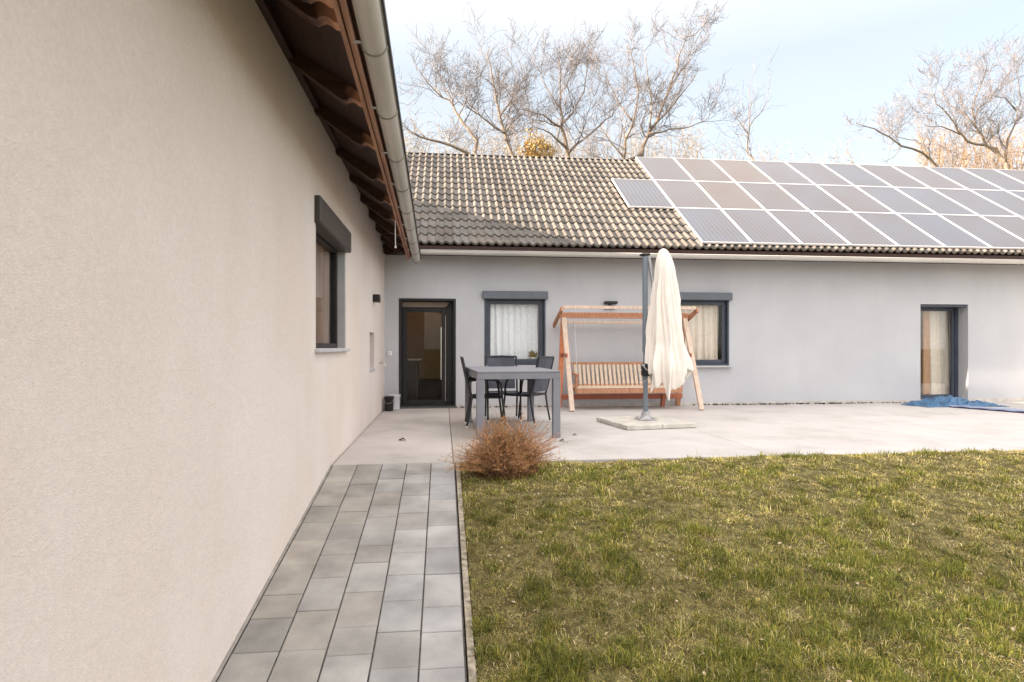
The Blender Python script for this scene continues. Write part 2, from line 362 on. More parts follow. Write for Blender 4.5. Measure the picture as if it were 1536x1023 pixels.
def grass_mat():
    m,nt,N,L,P=nodes_of('grass_blades'); P.inputs['Roughness'].default_value=.65; P.inputs['Specular IOR Level'].default_value=.25
    at=N.new('ShaderNodeAttribute'); at.attribute_name='tint'; L.new(at.outputs['Color'],P.inputs['Base Color'])
    tr=N.new('ShaderNodeBsdfTranslucent'); L.new(at.outputs['Color'],tr.inputs[0])
    mx=N.new('ShaderNodeMixShader'); mx.inputs[0].default_value=.3; out=[n for n in N if n.type=='OUTPUT_MATERIAL'][0]
    L.new(P.outputs[0],mx.inputs[1]); L.new(tr.outputs[0],mx.inputs[2]); L.new(mx.outputs[0],out.inputs[0])
    return m
M['grass']=grass_mat()

# ------------------------------------------------------------------ smooth value noise in numpy
class VN:
    def __init__(s,seed): s.t=np.random.default_rng(seed).random((256,256))
    def __call__(s,x,y):
        x=np.asarray(x,float); y=np.asarray(y,float)
        xi=np.floor(x).astype(int); yi=np.floor(y).astype(int); fx=x-xi; fy=y-yi
        fx=fx*fx*(3-2*fx); fy=fy*fy*(3-2*fy); t=s.t
        a=t[xi%256,yi%256]; b=t[(xi+1)%256,yi%256]; c=t[xi%256,(yi+1)%256]; d=t[(xi+1)%256,(yi+1)%256]
        return (a*(1-fx)+b*fx)*(1-fy)+(c*(1-fx)+d*fx)*fy
def fbm(vn,x,y,o=4):
    s=0; a=1; t=0
    for i in range(o): s=s+a*vn(x*2**i+i*17.3,y*2**i+i*9.1); t+=a; a*=.55
    return s/t
V1,V2,V3=VN(1),VN(2),VN(3)

# ------------------------------------------------------------------ ground
XW=-1.075; YW=11.6; YT=6.12; XK=.112
def slope_np(y):
    y=np.asarray(y,float)
    z=-(6.12-y)*.138; z0=-(6.12-2.3)*.138
    z=np.where(y<2.3, z0-.06*(1-np.exp(-(2.3-np.minimum(y,2.3)))), z)
    return np.where(y>=6.12,0,z)
def lawn_z(x,y):
    x=np.asarray(x,float); y=np.asarray(y,float)
    z=slope_np(y)
    k=np.clip((x-.15)/1.2,0,1)
    z=z+.035*(fbm(V1,x*1.6,y*1.6,4)-.5)*2*k*.6
    edge=np.clip(1-np.abs(y-5.75)/.9,0,1)
    z=z+.05*edge*np.clip((x-1.5)/4,0,1)*(.6+.8*V2(x*.55,1.3))
    z=z-.02*np.clip((y-5.95)/.17,0,1)
    return z
g=MB()
xs=[-400,-120,-40,-15,-6,-3,XW-.4,0,.15,4,9,16,22,40,120,400]; ys=[-400,-120,-40,-15,-6,0,1,2,2.3,3,4,5,6.0,6.12,11.9,16,20,40,120,400]
def gz(x,y): return slope_z(y)-.14 if y<6.5 else -.14
base=len(g.v)
for y in ys:
    for x in xs: g.v.append((x,y,gz(x,y)))
for j in range(len(ys)-1):
    for i in range(len(xs)-1):
        w=len(xs); g.face((j*w+i,j*w+i+1,(j+1)*w+i+1,(j+1)*w+i))
tag(g.build('ground',M['ground']),kind='structure')
# lawn surface
L0=.165
g=MB()
nx,ny=230,130
gx=L0+(np.linspace(0,1,nx+1)**1.3)*17; gy=np.linspace(-6,6.105,ny+1)
X,Y=np.meshgrid(gx,gy); Z=lawn_z(X,Y)
g.v=list(zip(X.ravel().tolist(),Y.ravel().tolist(),Z.ravel().tolist()))
w=nx+1
for j in range(ny):
    for i in range(nx): g.face((j*w+i,j*w+i+1,(j+1)*w+i+1,(j+1)*w+i))
tag(g.build('lawn',M['lawn'],smooth=True),kind='structure')
# grass blades
def make_grass():
    N=430000
    def cloud(n_):
        D=2.3+(rng.random(n_)**1.35)*4.6; a=rng.uniform(-.30,.95,n_)
        return D*(sin(TH)+a*cos(TH)), D*(cos(TH)-a*sin(TH))
    nt_=11000; tx,ty=cloud(nt_); tsz=rng.uniform(.014,.055,nt_); tcol=rng.normal(0,.42,nt_); tlum=rng.uniform(.5,1.55,nt_); th=rng.uniform(.6,1.9,nt_)
    ti=rng.integers(0,nt_,int(N*1.9)); ox=rng.normal(0,1,ti.size)*tsz[ti]; oy=rng.normal(0,1,ti.size)*tsz[ti]
    ux,uy=cloud(int(N*.8))
    x=np.concatenate([tx[ti]+ox,ux]); y=np.concatenate([ty[ti]+oy,uy]); m0=ux.size
    azc=np.concatenate([np.arctan2(oy,ox)+rng.normal(0,.5,ti.size),rng.uniform(0,2*pi,m0)])
    tc_=np.concatenate([tcol[ti],rng.normal(0,.3,m0)]); tl_=np.concatenate([tlum[ti],rng.uniform(.7,1.2,m0)]); th_=np.concatenate([th[ti],rng.uniform(.4,.8,m0)])
    ok=(x>L0-.012)&(y<6.125)&(y>2.0)&(x<8.5); ix=np.flatnonzero(ok); ix=rng.permutation(ix)[:N]
    x=x[ix]; y=y[ix]; azc=azc[ix]; tc_=tc_[ix]; tl_=tl_[ix]; th_=th_[ix]
    patch=fbm(V2,x*2.1,y*2.1,4); fine=fbm(V3,x*9,y*9,3); big=fbm(V1,x*.8+5,y*.8,3)
    keep=rng.random(x.size)<np.clip(.45+1.3*(fine-.30)+.6*(patch-.4),.2,1); azc=azc[keep]; tc_=tc_[keep]; tl_=tl_[keep]; th_=th_[keep]; x=x[keep]; y=y[keep]; patch=patch[keep]; fine=fine[keep]; big=big[keep]
    n=x.size; z=lawn_z(x,y)-.004
    green=np.clip((patch-.46)*2.0+(big-.5)*1.6+(fine-.5)*3.0+.45-.14*(y-3.9)-.05*(x-2)+tc_+rng.normal(0,.12,n),0,1)
    h=(.016+.018*rng.random(n))*(0.7+.75*green)*th_; 
    tall=rng.random(n)<.02; h=np.where(tall,h*1.7,h)
    edge=(y>5.98); h=np.where(edge,h*1.15,h)
    wd=.0019+.0016*rng.random(n)+.0004*(np.hypot(x,y)-2.5)
    az=azc; lean=rng.uniform(.25,1.9,n); lean=np.where(green<.35,lean+.4,lean)
    dx=np.cos(az); dy=np.sin(az); px=-dy; py=dx
    mh=h*.55
    m_out=mh*np.sin(lean*.5); m_up=mh*np.cos(lean*.5)
    t_out=m_out+h*.5*np.sin(np.minimum(lean*1.15,1.5)); t_up=m_up+h*.5*np.cos(np.minimum(lean*1.15,1.5))
    tw=rng.uniform(-.6,.6,n); qx=px*np.cos(tw)+dx*np.sin(tw); qy=py*np.cos(tw)+dy*np.sin(tw)
    v=np.empty((n,5,3))
    v[:,0]=np.stack([x-qx*wd/2,y-qy*wd/2,z],1); v[:,1]=np.stack([x+qx*wd/2,y+qy*wd/2,z],1)
    v[:,2]=np.stack([x+dx*m_out+qx*wd*.42,y+dy*m_out+qy*wd*.42,z+m_up],1); v[:,3]=np.stack([x+dx*m_out-qx*wd*.42,y+dy*m_out-qy*wd*.42,z+m_up],1)
    v[:,4]=np.stack([x+dx*t_out,y+dy*t_out,z+t_up],1)
    me=bpy.data.meshes.new('grass'); me.vertices.add(n*5); me.vertices.foreach_set('co',v.ravel())
    b=np.arange(n)*5
    lo=np.stack([b,b+1,b+2,b+3,b+3,b+2,b+4],1).ravel()
    me.loops.add(n*7); me.loops.foreach_set('vertex_index',lo.astype(np.int32))
    me.polygons.add(n*2); st=np.stack([np.arange(n)*7,np.arange(n)*7+4],1).ravel(); me.polygons.foreach_set('loop_start',st.astype(np.int32))
    me.update(calc_edges=True); me.validate()
    G=np.array([[.19,.205,.035],[.34,.31,.06],[.09,.12,.022]]); Sx=np.array([[.52,.43,.125],[.66,.57,.30],[.33,.24,.09]])
    gi=rng.integers(0,3,n); si=rng.integers(0,3,n)
    isg=(rng.random(n)<np.clip(green*1.05-.02,.05,.93))[:,None]
    c=np.where(isg,G[gi],Sx[si])*rng.uniform(.7,1.3,(n,1))*tl_[:,None]*np.clip(.92+.09*(y-3.6)+.04*(x-2)+.9*(big-.5),.6,1.35)[:,None]*1.16
    c4=np.ones((n,5,4)); c4[:,:,:3]=c[:,None,:]
    at=me.color_attributes.new('tint','FLOAT_COLOR','POINT'); at.data.foreach_set('color',c4.ravel())
    me.materials.append(M['grass'])
    o=bpy.data.objects.new('grass',me); COL.objects.link(o)
    tag(o,'short winter grass, olive and straw coloured, covering the sloping lawn','grass',kind='stuff')
make_grass()
# dead leaves scattered on the lawn
g=MB()
for i in range(420):
    x=random.uniform(.3,7); y=random.uniform(2.3,6.0); z=float(lawn_z(x,y))+random.uniform(.012,.026)
    r=random.uniform(.005,.013)
    R=Euler((random.uniform(-.5,.5),random.uniform(-.5,.5),random.uniform(0,6.28))).to_matrix()
    pts=[(0,-r*1.5,0),(r*.7,-r*.5,r*.25),(r*.75,r*.4,r*.3),(0,r*1.6,0),(-r*.75,r*.4,r*.3),(-r*.7,-r*.5,r*.25)]
    pv=[R@Vector(p)+Vector((x,y,z)) for p in pts]
    g.add(pv,[(0,1,2,3),(0,3,4,5)])
tag(g.build('fallen_leaf_scatter',M['straw_leaf'],fixn=False),'small pale dry leaves strewn over the lawn','leaves',kind='stuff')

# ------------------------------------------------------------------ paver path
path=MB()
xa,xb=-1.6,XK
path.grid(2,60,lambda u,v:(xa+(xb-xa)*u,-8+(6.12+8)*v,slope_z(-8+(6.12+8)*v)-.012))
tag(path.build('path_bed',M['sand']),kind='structure')
pav=MB()
cols=[(-1.052,-.824),(-.818,-.590),(-.584,-.356),(-.350,-.122),(-.116,.104)]
def paver(x0,x1,y0,y1):
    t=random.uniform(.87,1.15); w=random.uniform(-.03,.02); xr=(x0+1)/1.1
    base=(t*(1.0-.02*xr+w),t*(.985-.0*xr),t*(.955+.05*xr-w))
    k_=max(0,min(1,(-.1-x0)/.9)); base=(base[0]*(1-.05*k_),base[1]*(1-.075*k_),base[2]*(1-.12*k_))  # ambient tint put into the colour: brown and darker by the wall, bluer outward
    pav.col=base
    g2=.0025; dz=random.uniform(-.0035,.0025); b=.003
    x0+=g2*random.uniform(.3,.8); x1-=g2*random.uniform(.3,.8); y0+=g2*random.uniform(.9,1.6); y1-=g2*random.uniform(.9,1.6)
    def P(x,y,d): return (x,y,slope_z(y)+d+dz)
    vs=[P(x0,y0,-.05),P(x1,y0,-.05),P(x1,y1,-.05),P(x0,y1,-.05),
        P(x0,y0,-b),P(x1,y0,-b),P(x1,y1,-b),P(x0,y1,-b),
        P(x0+b,y0+b,0),P(x1-b,y0+b,0),P(x1-b,y1-b,0),P(x0+b,y1-b,0)]
    fs=[(8,9,10,11)]
    for k in range(4):
        k2=(k+1)%4; fs+=[(k,k2,4+k2,4+k),(4+k,4+k2,8+k2,8+k)]
    pav.add(vs,fs)
for ci,(x0,x1) in enumerate(cols):
    if ci==4: seq=[.22,.36,.36,.25,.26,.36,.36,.37]
    else: seq=[]
    y=YT-.004
    if ci in (1,3): y0=.30
    else: y0=.18
    first=True; k=0
    while y>-7.5:
        if k<len(seq): L=seq[k]
        else: L=y0 if first else random.choice([.24,.24,.30,.36])
        first=False; k+=1
        lo=y-L
        if y>2.3>lo: pass
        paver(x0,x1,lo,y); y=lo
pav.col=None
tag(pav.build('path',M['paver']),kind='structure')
em=MB(); em.grid(1,60,lambda u,v:(XW+.001+u*.019,-8+14.1*v,slope_z(-8+14.1*v)+.002)); tag(em.build('path_edge_strip',M['edge_mortar']),kind='structure')
kb=MB()
y=6.10
while y>-7:
    L=1.0
    ys2=[y-L+.004,y-.004]
    n=10
    for i in range(n):
        a=ys2[0]+(ys2[1]-ys2[0])*i/n; b_=ys2[0]+(ys2[1]-ys2[0])*(i+1)/n
        j1=.004*(random.random()-.5); 
        za,zb=slope_z(a)+.008,slope_z(b_)+.008
        x0,x1=XK+.004,XK+.050
        kb.add([(x0,a,za-.1),(x1,a,za-.1),(x1,b_,zb-.1),(x0,b_,zb-.1),(x0+.004,a,za),(x1-.006,a,za),(x1-.006,b_,zb),(x0+.004,b_,zb)],
               [(4,5,6,7),(0,4,7,3),(1,2,6,5),(0,1,5,4),(2,3,7,6)])
    y-=L
tag(kb.build('kerb',M['kerb']),kind='structure')

# ------------------------------------------------------------------ terrace
tr=MB()
def tslab(x0,x1,y0,y1,c,z=0.0):
    tr.col=c; tr.bbox(x0,x1,y0,y1,z-.16,z,.006)
tslab(-1.06,.095,6.125,9.30,(1.06,1.045,1.02)); tslab(-1.06,.095,9.306,11.63,(1.0,.98,.955),-.0015)
tslab(.101,.44,6.135,11.63,(.91,.86,.81),-.001)
xx=.446
for k,w_ in enumerate([3.0,3.0,3.5,4.2,6.0]):
    t=[1.0,1.03,1.06,1.04,1.02][k]
    tslab(xx,xx+w_-.005,6.13,11.63,(t,t*.995,t*.99),-.0005*(k%2)); xx+=w_
tr.col=None
tag(tr.build('terrace',M['terrace']),kind='structure')

# ------------------------------------------------------------------ wall with openings
def wall(name,mat_,parent,axis,pos,thick,u0,u1,z0,z1,holes,inner=-1):
    """axis 'x': wall in plane x=pos spanning y; 'y': plane y=pos spanning x. thick is signed towards the inside."""
    m=MB()
    def P(u,z,d): return (pos+d,u,z) if axis=='x' else (u,pos+d,z)
    us=sorted({u0,u1,*[h[0] for h in holes],*[h[1] for h in holes]}); zs=sorted({z0,z1,*[h[2] for h in holes],*[h[3] for h in holes]})
    for i in range(len(us)-1):
        for j in range(len(zs)-1):
            a,b,c,d=us[i],us[i+1],zs[j],zs[j+1]; cu,cz=(a+b)/2,(c+d)/2
            if any(h[0]<cu<h[1] and h[2]<cz<h[3] for h in holes): continue
            for dd in (0,thick): m.add([P(a,c,dd),P(b,c,dd),P(b,d,dd),P(a,d,dd)],[(0,1,2,3)])
    for (a,b,c,d) in holes:
        m.add([P(a,c,0),P(a,d,0),P(a,d,thick),P(a,c,thick)],[(0,1,2,3)]); m.add([P(b,c,0),P(b,d,0),P(b,d,thick),P(b,c,thick)],[(0,1,2,3)])
        m.add([P(a,c,0),P(b,c,0),P(b,c,thick),P(a,c,thick)],[(0,1,2,3)]); m.add([P(a,d,0),P(b,d,0),P(b,d,thick),P(a,d,thick)],[(0,1,2,3)])
    for (a,b,c,d) in ((u0,u0,z0,z1),(u1,u1,z0,z1)):
        m.add([P(a,c,0),P(a,d,0),P(a,d,thick),P(a,c,thick)],[(0,1,2,3)])
    m.add([P(u0,z1,0),P(u1,z1,0),P(u1,z1,thick),P(u0,z1,thick)],[(0,1,2,3)])
    return m.build(name,mat_,parent,fixn=False)
def rect_frame(m,axis,pos,depth,a,b,c,d,w):
    """four bars around an opening"""
    def bx(u0,u1,z0,z1):
        if axis=='y': m.bbox(u0,u1,min(pos,pos+depth),max(pos,pos+depth),z0,z1,.004)
        else: m.bbox(min(pos,pos+depth),max(pos,pos+depth),u0,u1,z0,z1,.004)
    bx(a,a+w,c,d); bx(b-w,b,c,d); bx(a+w+.001,b-w-.001,c,c+w); bx(a+w+.001,b-w-.001,d-w,d)
def room_box(parent,x0,x1,y0,y1,z0,z1,mat_,open_side,name='interior_room'):
    m=MB()
    V=[(x0,y0,z0),(x1,y0,z0),(x1,y1,z0),(x0,y1,z0),(x0,y0,z1),(x1,y0,z1),(x1,y1,z1),(x0,y1,z1)]
    fs={'bottom':(0,1,2,3),'top':(4,5,6,7),'y0':(0,1,5,4),'x1':(1,2,6,5),'y1':(2,3,7,6),'x0':(3,0,4,7)}
    m.add(V,[f for k,f in fs.items() if k!=open_side]); return m.build(name,mat_,parent,fixn=False)

# ------------------------------------------------------------------ BACK WING
bw=thing('house','long low grey house wing with tiled roof and solar panels across the terrace','house',(5,11.6,0))
# openings: (x0,x1,z0,z1)
DOOR=(-.815,.232,.01,2.03); W1=(.765,1.925,.79,2.05); W2=(4.42,5.56,.77,2.06); PD=(9.63,10.69,.02,2.0)
wall('wall',M['plaster_grey'],bw,'y',YW,.36,-6.0,20.0,-.3,2.98,[DOOR,W1,W2,PD])
m=MB()
m.box(19.64,19.99,YW+.37,19.1,-.3,2.98); m.box(-5.99,-5.64,YW+.37,19.1,-.3,2.98); m.box(-5.6,19.6,18.75,19.1,-.3,2.98)
for gx0 in (-5.98,19.66): m.prism([(YW+.05,2.99),(19.05,2.99),(15.35,5.62)],'x',gx0,gx0+.3)
m.build('end_wall',M['plaster_grey'],bw)
m=MB(); m.box(-5.6,19.6,YW+.38,18.7,2.70,2.76); m.build('ceiling',M['room'],bw)
# plinth band
m=MB()
for a,b in ((XW+.002,DOOR[0]-.03),(DOOR[1]+.03,PD[0]-.02),(PD[1]+.02,19.9)):
    m.box(a,b,YW-.012,YW-.001,-.02,.055 if a<9 else .075)
m.build('plinth',M['plinth'],bw)
# door
d=thing('x','x','x'); bpy.data.objects.remove(d)
dr=MB(); rect_frame(dr,'y',YW-.012,.30,DOOR[0]+.002,DOOR[1]-.002,DOOR[2],DOOR[3],.045); door_fr=dr.build('door',M['frame_black'],bw)
yd=YW+.20
m=MB(); m.prism([(DOOR[0]+.05,DOOR[3]-.15),(DOOR[1]-.19,DOOR[3]-.15),(DOOR[1]-.10,DOOR[3]-.055),(DOOR[0]+.05,DOOR[3]-.055)],'y',yd-.03,yd+.03); m.build('transom',mat('transom_beige',(.26,.205,.165)),door_fr)
m=MB(); m.bbox(DOOR[0]+.048,DOOR[1]-.048,yd+.031,yd+.07,DOOR[3]-.17,DOOR[3]-.048); m.bbox(DOOR[1]-.17,DOOR[1]-.048,yd-.0,yd+.03,.03,DOOR[3]-.16); m.build('side_panel',M['frame_black'],door_fr)
lx0,lx1,lz0,lz1=DOOR[0]+.05,DOOR[1]-.175,DOOR[2]+.03,DOOR[3]-.152
lf=MB(); rect_frame(lf,'y',yd,.03,lx0,lx1,lz0,lz1,.09); leaf=lf.build('door_leaf',M['frame_black'],door_fr)
m=MB(); m.box(lx0+.088,lx1-.088,yd+.012,yd+.018,lz0+.088,lz1-.088); m.build('pane',M['glass_dim'],leaf)
m=MB(); xh=lx1-.10; m.tube([(xh,yd-.055,.52),(xh,yd-.055,1.50)],.014,10)
for z_ in (.65,1.4): m.tube([(xh,yd-.055,z_),(xh,yd+.0,z_)],.008,8)
m.build('handle',M['steel'],leaf)
m=MB(); m.box(lx1-.022,lx1-.008,yd-.004,yd-.001,.10,1.72); m.build('edge_trim',M['bracket'],leaf)
m=MB(); m.bbox(DOOR[0]-.02,DOOR[1]+.02,YW-.07,YW+.2,-.01,.028,.005); m.build('threshold',mat('threshold_dark',(.09,.085,.08)),door_fr)
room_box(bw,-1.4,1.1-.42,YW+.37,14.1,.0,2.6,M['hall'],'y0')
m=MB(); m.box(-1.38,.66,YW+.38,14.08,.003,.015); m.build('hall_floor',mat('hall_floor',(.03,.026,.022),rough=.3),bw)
cl_=thing('ceiling_lamp','warm glowing ceiling lamp inside the hall behind the glass door','lamp',(-.30,13.35,2.60))
m=MB(); m.lathe([(0,-.06),(.12,-.055),(.15,-.03),(.15,0)],(-.30,13.35,2.595),24)
lm=bpy.data.materials.new('lamp_glow'); lm.use_nodes=True; pb=lm.node_tree.nodes['Principled BSDF']; pb.inputs['Emission Color'].default_value=(1,.70,.42,1); pb.inputs['Emission Strength'].default_value=3
m.build('lamp_shade',lm,cl_,smooth=True); m=MB(); m.lathe([(.155,-.012),(.16,0),(.0,0)],(-.30,13.35,2.598),24); m.build('base',M['white'],cl_)
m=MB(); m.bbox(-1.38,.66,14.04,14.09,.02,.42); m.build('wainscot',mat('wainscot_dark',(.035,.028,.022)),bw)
# hall furniture seen through the glass
cab=thing('cabinet','black cabinet with pale top standing in the hall behind the glass door','cabinet',(-.62,12.7,.015))
m=MB(); m.bbox(-.86,-.50,12.4,13.0,.02,.86); m.build('body',M['black'],cab); m=MB(); m.bbox(-.88,-.44,12.38,13.02,.862,.89); m.build('top',mat('cabinet_top',(.45,.40,.34)),cab)
# windows
def window_y(op,parent,curt=None,proud=.07,frame_m='frame',shut='shutter'):
    a,b,c,dd=op
    fr=MB(); rect_frame(fr,'y',YW-.012,.115,a+.002,b-.002,c,dd,.035); w=fr.build('window',M[frame_m],parent)
    f2=MB(); rect_frame(f2,'y',YW+.055,.05,a+.04,b-.04,c+.036,dd-.036,.075); f2.build('frame',M[frame_m],w)
    m=MB(); m.box(a+.10,b-.10,YW+.075,YW+.08,c+.10,dd-.10); m.build('pane',M['glass'],w)
    m=MB(); m.bbox(a-.035,b+.035,YW-proud-.02,YW-.001,dd-.02,dd+.125,.008); m.build('shutter_box',M[shut],w)
    m=MB(); m.bbox(a-.03,b+.05,YW-.09,YW-.002,c-.035,c-.004,.004); m.build('sill',M['sill'],w)
    m=MB(); m.bbox(a+.001,b-.001,YW+.11,YW+.20,c+.001,c+.02,.004); m.build('inner_sill',M['sill'],w)
    room_box(parent,a-.5,b+.5,YW+.37,YW+3.0,.0,2.65,M['room'],'y0')
    return w
window_y(W1,bw); window_y(W2,bw)
def curtain(x0,x1,y,z0,z1,mat_,label,n=12,amp=.035,gather=0):
    m=MB(); ph=random.random()*6
    def fn(u,v):
        x=x0+(x1-x0)*u; k=1-v
        a=amp*(.5+.8*k)
        w_=sin(u*n*2*pi+ph+.9*sin(u*7+ph))*a+.4*a*sin(u*n*3.3*pi+1.7*v)
        return (x+.012*sin(v*3+u*30),y+w_,z0+(z1-z0)*v)
    m.grid(int(n*14),14,fn)
    o=m.build('curtain',mat_,smooth=True,fixn=False); tag(o,label,'curtain'); return o
curtain(W1[0]-.06,W1[1]-.03,YW+.185,.5,2.5,M['curtain'],'pale blue white curtain in folds behind the window nearest the glass door',9,.026)
curtain(W2[0]-.05,W2[1]-.12,YW+.185,.5,2.5,M['curtain_warm'],'cream net curtain behind the window to the right of the parasol',8,.025)
pl=thing('potted_plant','small dry plant in a white dish on the sill of the curtained window','plant',(1.70,YW+.125,W1[2]+.02))
m=MB(); m.lathe([(0.0,0),(.04,0),(.052,.045),(.046,.045),(.035,.02),(0,.02)],(1.70,YW+.125,W1[2]+.1),20); m.lathe([(0,0),(.035,0),(.035,.08),(0,.08)],(1.70,YW+.125,W1[2]+.02),16); m.build('dish',M['terracotta'],pl,smooth=True)
m=MB()
for i in range(60):
    a=random.uniform(0,6.28); r=random.uniform(.02,.10); h=random.uniform(.06,.16)-r*.4
    p0=Vector((1.70,YW+.125,W1[2]+.13)); p1=p0+Vector((cos(a)*r,sin(a)*r*.5,h)); s_=.018; q=Vector((random.uniform(-1,1),random.uniform(-1,1),random.uniform(-1,1))).normalized()*s_
    m.add([p0,p0+q*.2,p1+q,p1-q],[(0,1,2,3)])
m.build('leaves',mat('dry_plant',(.30,.24,.10),noise=.4,nscale=30),pl,fixn=False)
# patio door at the right, deep reveal
a,b,c,dd=PD
fr=MB(); rect_frame(fr,'y',YW+.24,.08,a+.002,b-.002,c,dd,.065); w=fr.build('patio_door',M['frame'],bw)
f2=MB(); rect_frame(f2,'y',YW+.262,.05,a+.07,b-.07,c+.066,dd-.066,.055); f2.build('door_leaf',M['frame'],w)
m=MB(); m.box(a+.12,b-.12,YW+.285,YW+.291,c+.12,dd-.12); m.build('pane',M['glass_clear'],w)
m=MB(); m.bbox(a+.01,b-.01,YW+.02,YW+.235,dd-.05,dd-.012,.004); m.build('shutter_rail',M['frame'],w)
m=MB(); m.bbox(a-.02,b+.02,YW-.04,YW+.23,-.01,.05,.004); m.build('sill',M['sill'],w)
room_box(bw,a-.4,b+.6,YW+.37,YW+2.6,.0,2.65,M['room'],'y0')
curtain(a+.56,b+.5,YW+.50,.04,2.4,M['curtain_warm'],'cream curtain hanging behind the tall patio door at the right',6,.03)
m=MB(); m.bbox(a+.40,a+.55,YW+.40,YW+.46,.02,2.4); o=m.build('brown_upright',M['upright_brown']); tag(o,'orange brown strip standing inside the patio door glass','upright')  # grained brown strip set upright just inside the patio door glass

# roof of the back wing: real pantile relief
AL=math.atan(.697); SA,CA=sin(AL),cos(AL)
RY,RZ=11.20,1.86+EYE; RLEN=5.02
def roof_pt(x,l,h): return (x, RY+l*CA-h*SA, RZ+l*SA+h*CA)
PITCH=.15; ROWS=15; RL=RLEN/ROWS
tiles=MB()
RX0,RX1=-6.4,20.3
nseg=6
def wave(t):
    # asymmetric pantile wave, t in 0..1
    t=t%1.0
    return .022*cos(2*pi*t)+.006*cos(4*pi*t+.6)
nw=int((RX1-RX0)/PITCH)
for r in range(ROWS):
    l0=r*RL-.012; l1=(r+1)*RL+.012
    base=len(tiles.v); W_=nw*nseg+1
    for (l,h) in ((l0+.004,-.010),(l0,.030),(l0+.012,.036),(l1,.006)):
        for i in range(W_):
            x=RX0+i*PITCH/nseg; t=i/nseg
            tiles.v.append(roof_pt(x,l,h+wave(t)))
    for q in range(3):
        for i in range(W_-1):
            k=i//(nseg*2)
            random.seed(r*977+k); v_=random.uniform(.76,1.16); h_=random.uniform(-.03,.03)
            tiles.col=(v_*(1+h_),v_,v_*(1-h_))
            a_=base+q*W_+i; tiles.face((a_,a_+1,a_+W_+1,a_+W_))
random.seed(21)
tiles.col=None
roof=tiles.build('roof',M['tile'],bw,smooth=False,fixn=False)
rb=MB()
# deck under the tiles, back slope, ridge caps
rb.prism([(RY+.03,RZ-.045),(RY+RLEN*CA,RZ+RLEN*SA-.05),(RY+2*RLEN*CA,RZ-.05),(RY+2*RLEN*CA,RZ-.10),(RY+RLEN*CA,RZ+RLEN*SA-.16),(RY+.03,RZ-.10)],'x',RX0+.05,RX1-.05)
rb.build('roof_deck',M['soffit'],bw)
m=MB(); rid=(RY+RLEN*CA,RZ+RLEN*SA)
m.prism([(rid[0],rid[1]-.03),(rid[0]+RLEN*CA,RZ-.03),(rid[0]+RLEN*CA,RZ-.045),(rid[0],rid[1]-.045)],'x',RX0,RX1); m.build('back_slope',M['tile'],bw)
m=MB(); x=RX0
while x<RX1:
    pts=[]
    for k in range(7):
        a_=pi*k/6; pts.append((rid[0]-.07*cos(a_),rid[1]-.03+.04*sin(a_)))
    m.prism(pts+[(rid[0],rid[1]-.03)],'x',x,min(x+.385,RX1)); x+=.39
m.build('ridge_cap',M['tile'],bw)
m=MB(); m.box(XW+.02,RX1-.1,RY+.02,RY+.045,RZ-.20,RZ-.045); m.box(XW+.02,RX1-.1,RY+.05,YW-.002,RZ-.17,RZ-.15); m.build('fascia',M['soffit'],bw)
# gutter: half round, along x
def half_gutter(m,axis,p0,p1,cx,cz,r,n=14,t=.004):
    prof=[(-r-.0,.012)]+[(r*cos(pi+pi*k/n),r*sin(pi+pi*k/n)) for k in range(n+1)]+[(r,.006)]
    inner=[((r-t)*cos(pi+pi*k/n),(r-t)*sin(pi+pi*k/n)) for k in range(n+1)][::-1]
    pr=[(cx+a_,cz+b_) for a_,b_ in prof+inner]
    # build as strip to avoid concave caps
    k=len(pr)
    def P(q,a_): return (a_,q[0],q[1]) if axis=='x' else (q[0],a_,q[1])
    m.add([P(q,p0) for q in pr]+[P(q,p1) for q in pr],[(i,(i+1)%k,k+(i+1)%k,k+i) for i in range(k)])
    m.add([P((cx+r*cos(pi+pi*j/n),cz+r*sin(pi+pi*j/n)),e) for e in (p0,) for j in range(n+1)],[tuple(range(n+1))])
GX=-.365; GZ=1.665+EYE; GYc=11.10
m=MB(); GB=(GYc,1.70+EYE)
half_gutter(m,'x',-.40,20.2,GB[0],GB[1],.066)
m.tube([(-.40,GB[0]-.066,GB[1]+.008),(20.2,GB[0]-.066,GB[1]+.008)],.008,8)
gut=m.build('gutter',M['gutter_back'],bw,smooth=True)
x=.4
while x<20:
    m=MB(); m.tube([(x,GB[0]+.068*cos(a_),GB[1]+.070*sin(a_)) for a_ in [pi+pi*k/10 for k in range(11)]],.0045,5)
    m.build('bracket',M['gutter_back'],gut); x+=.84

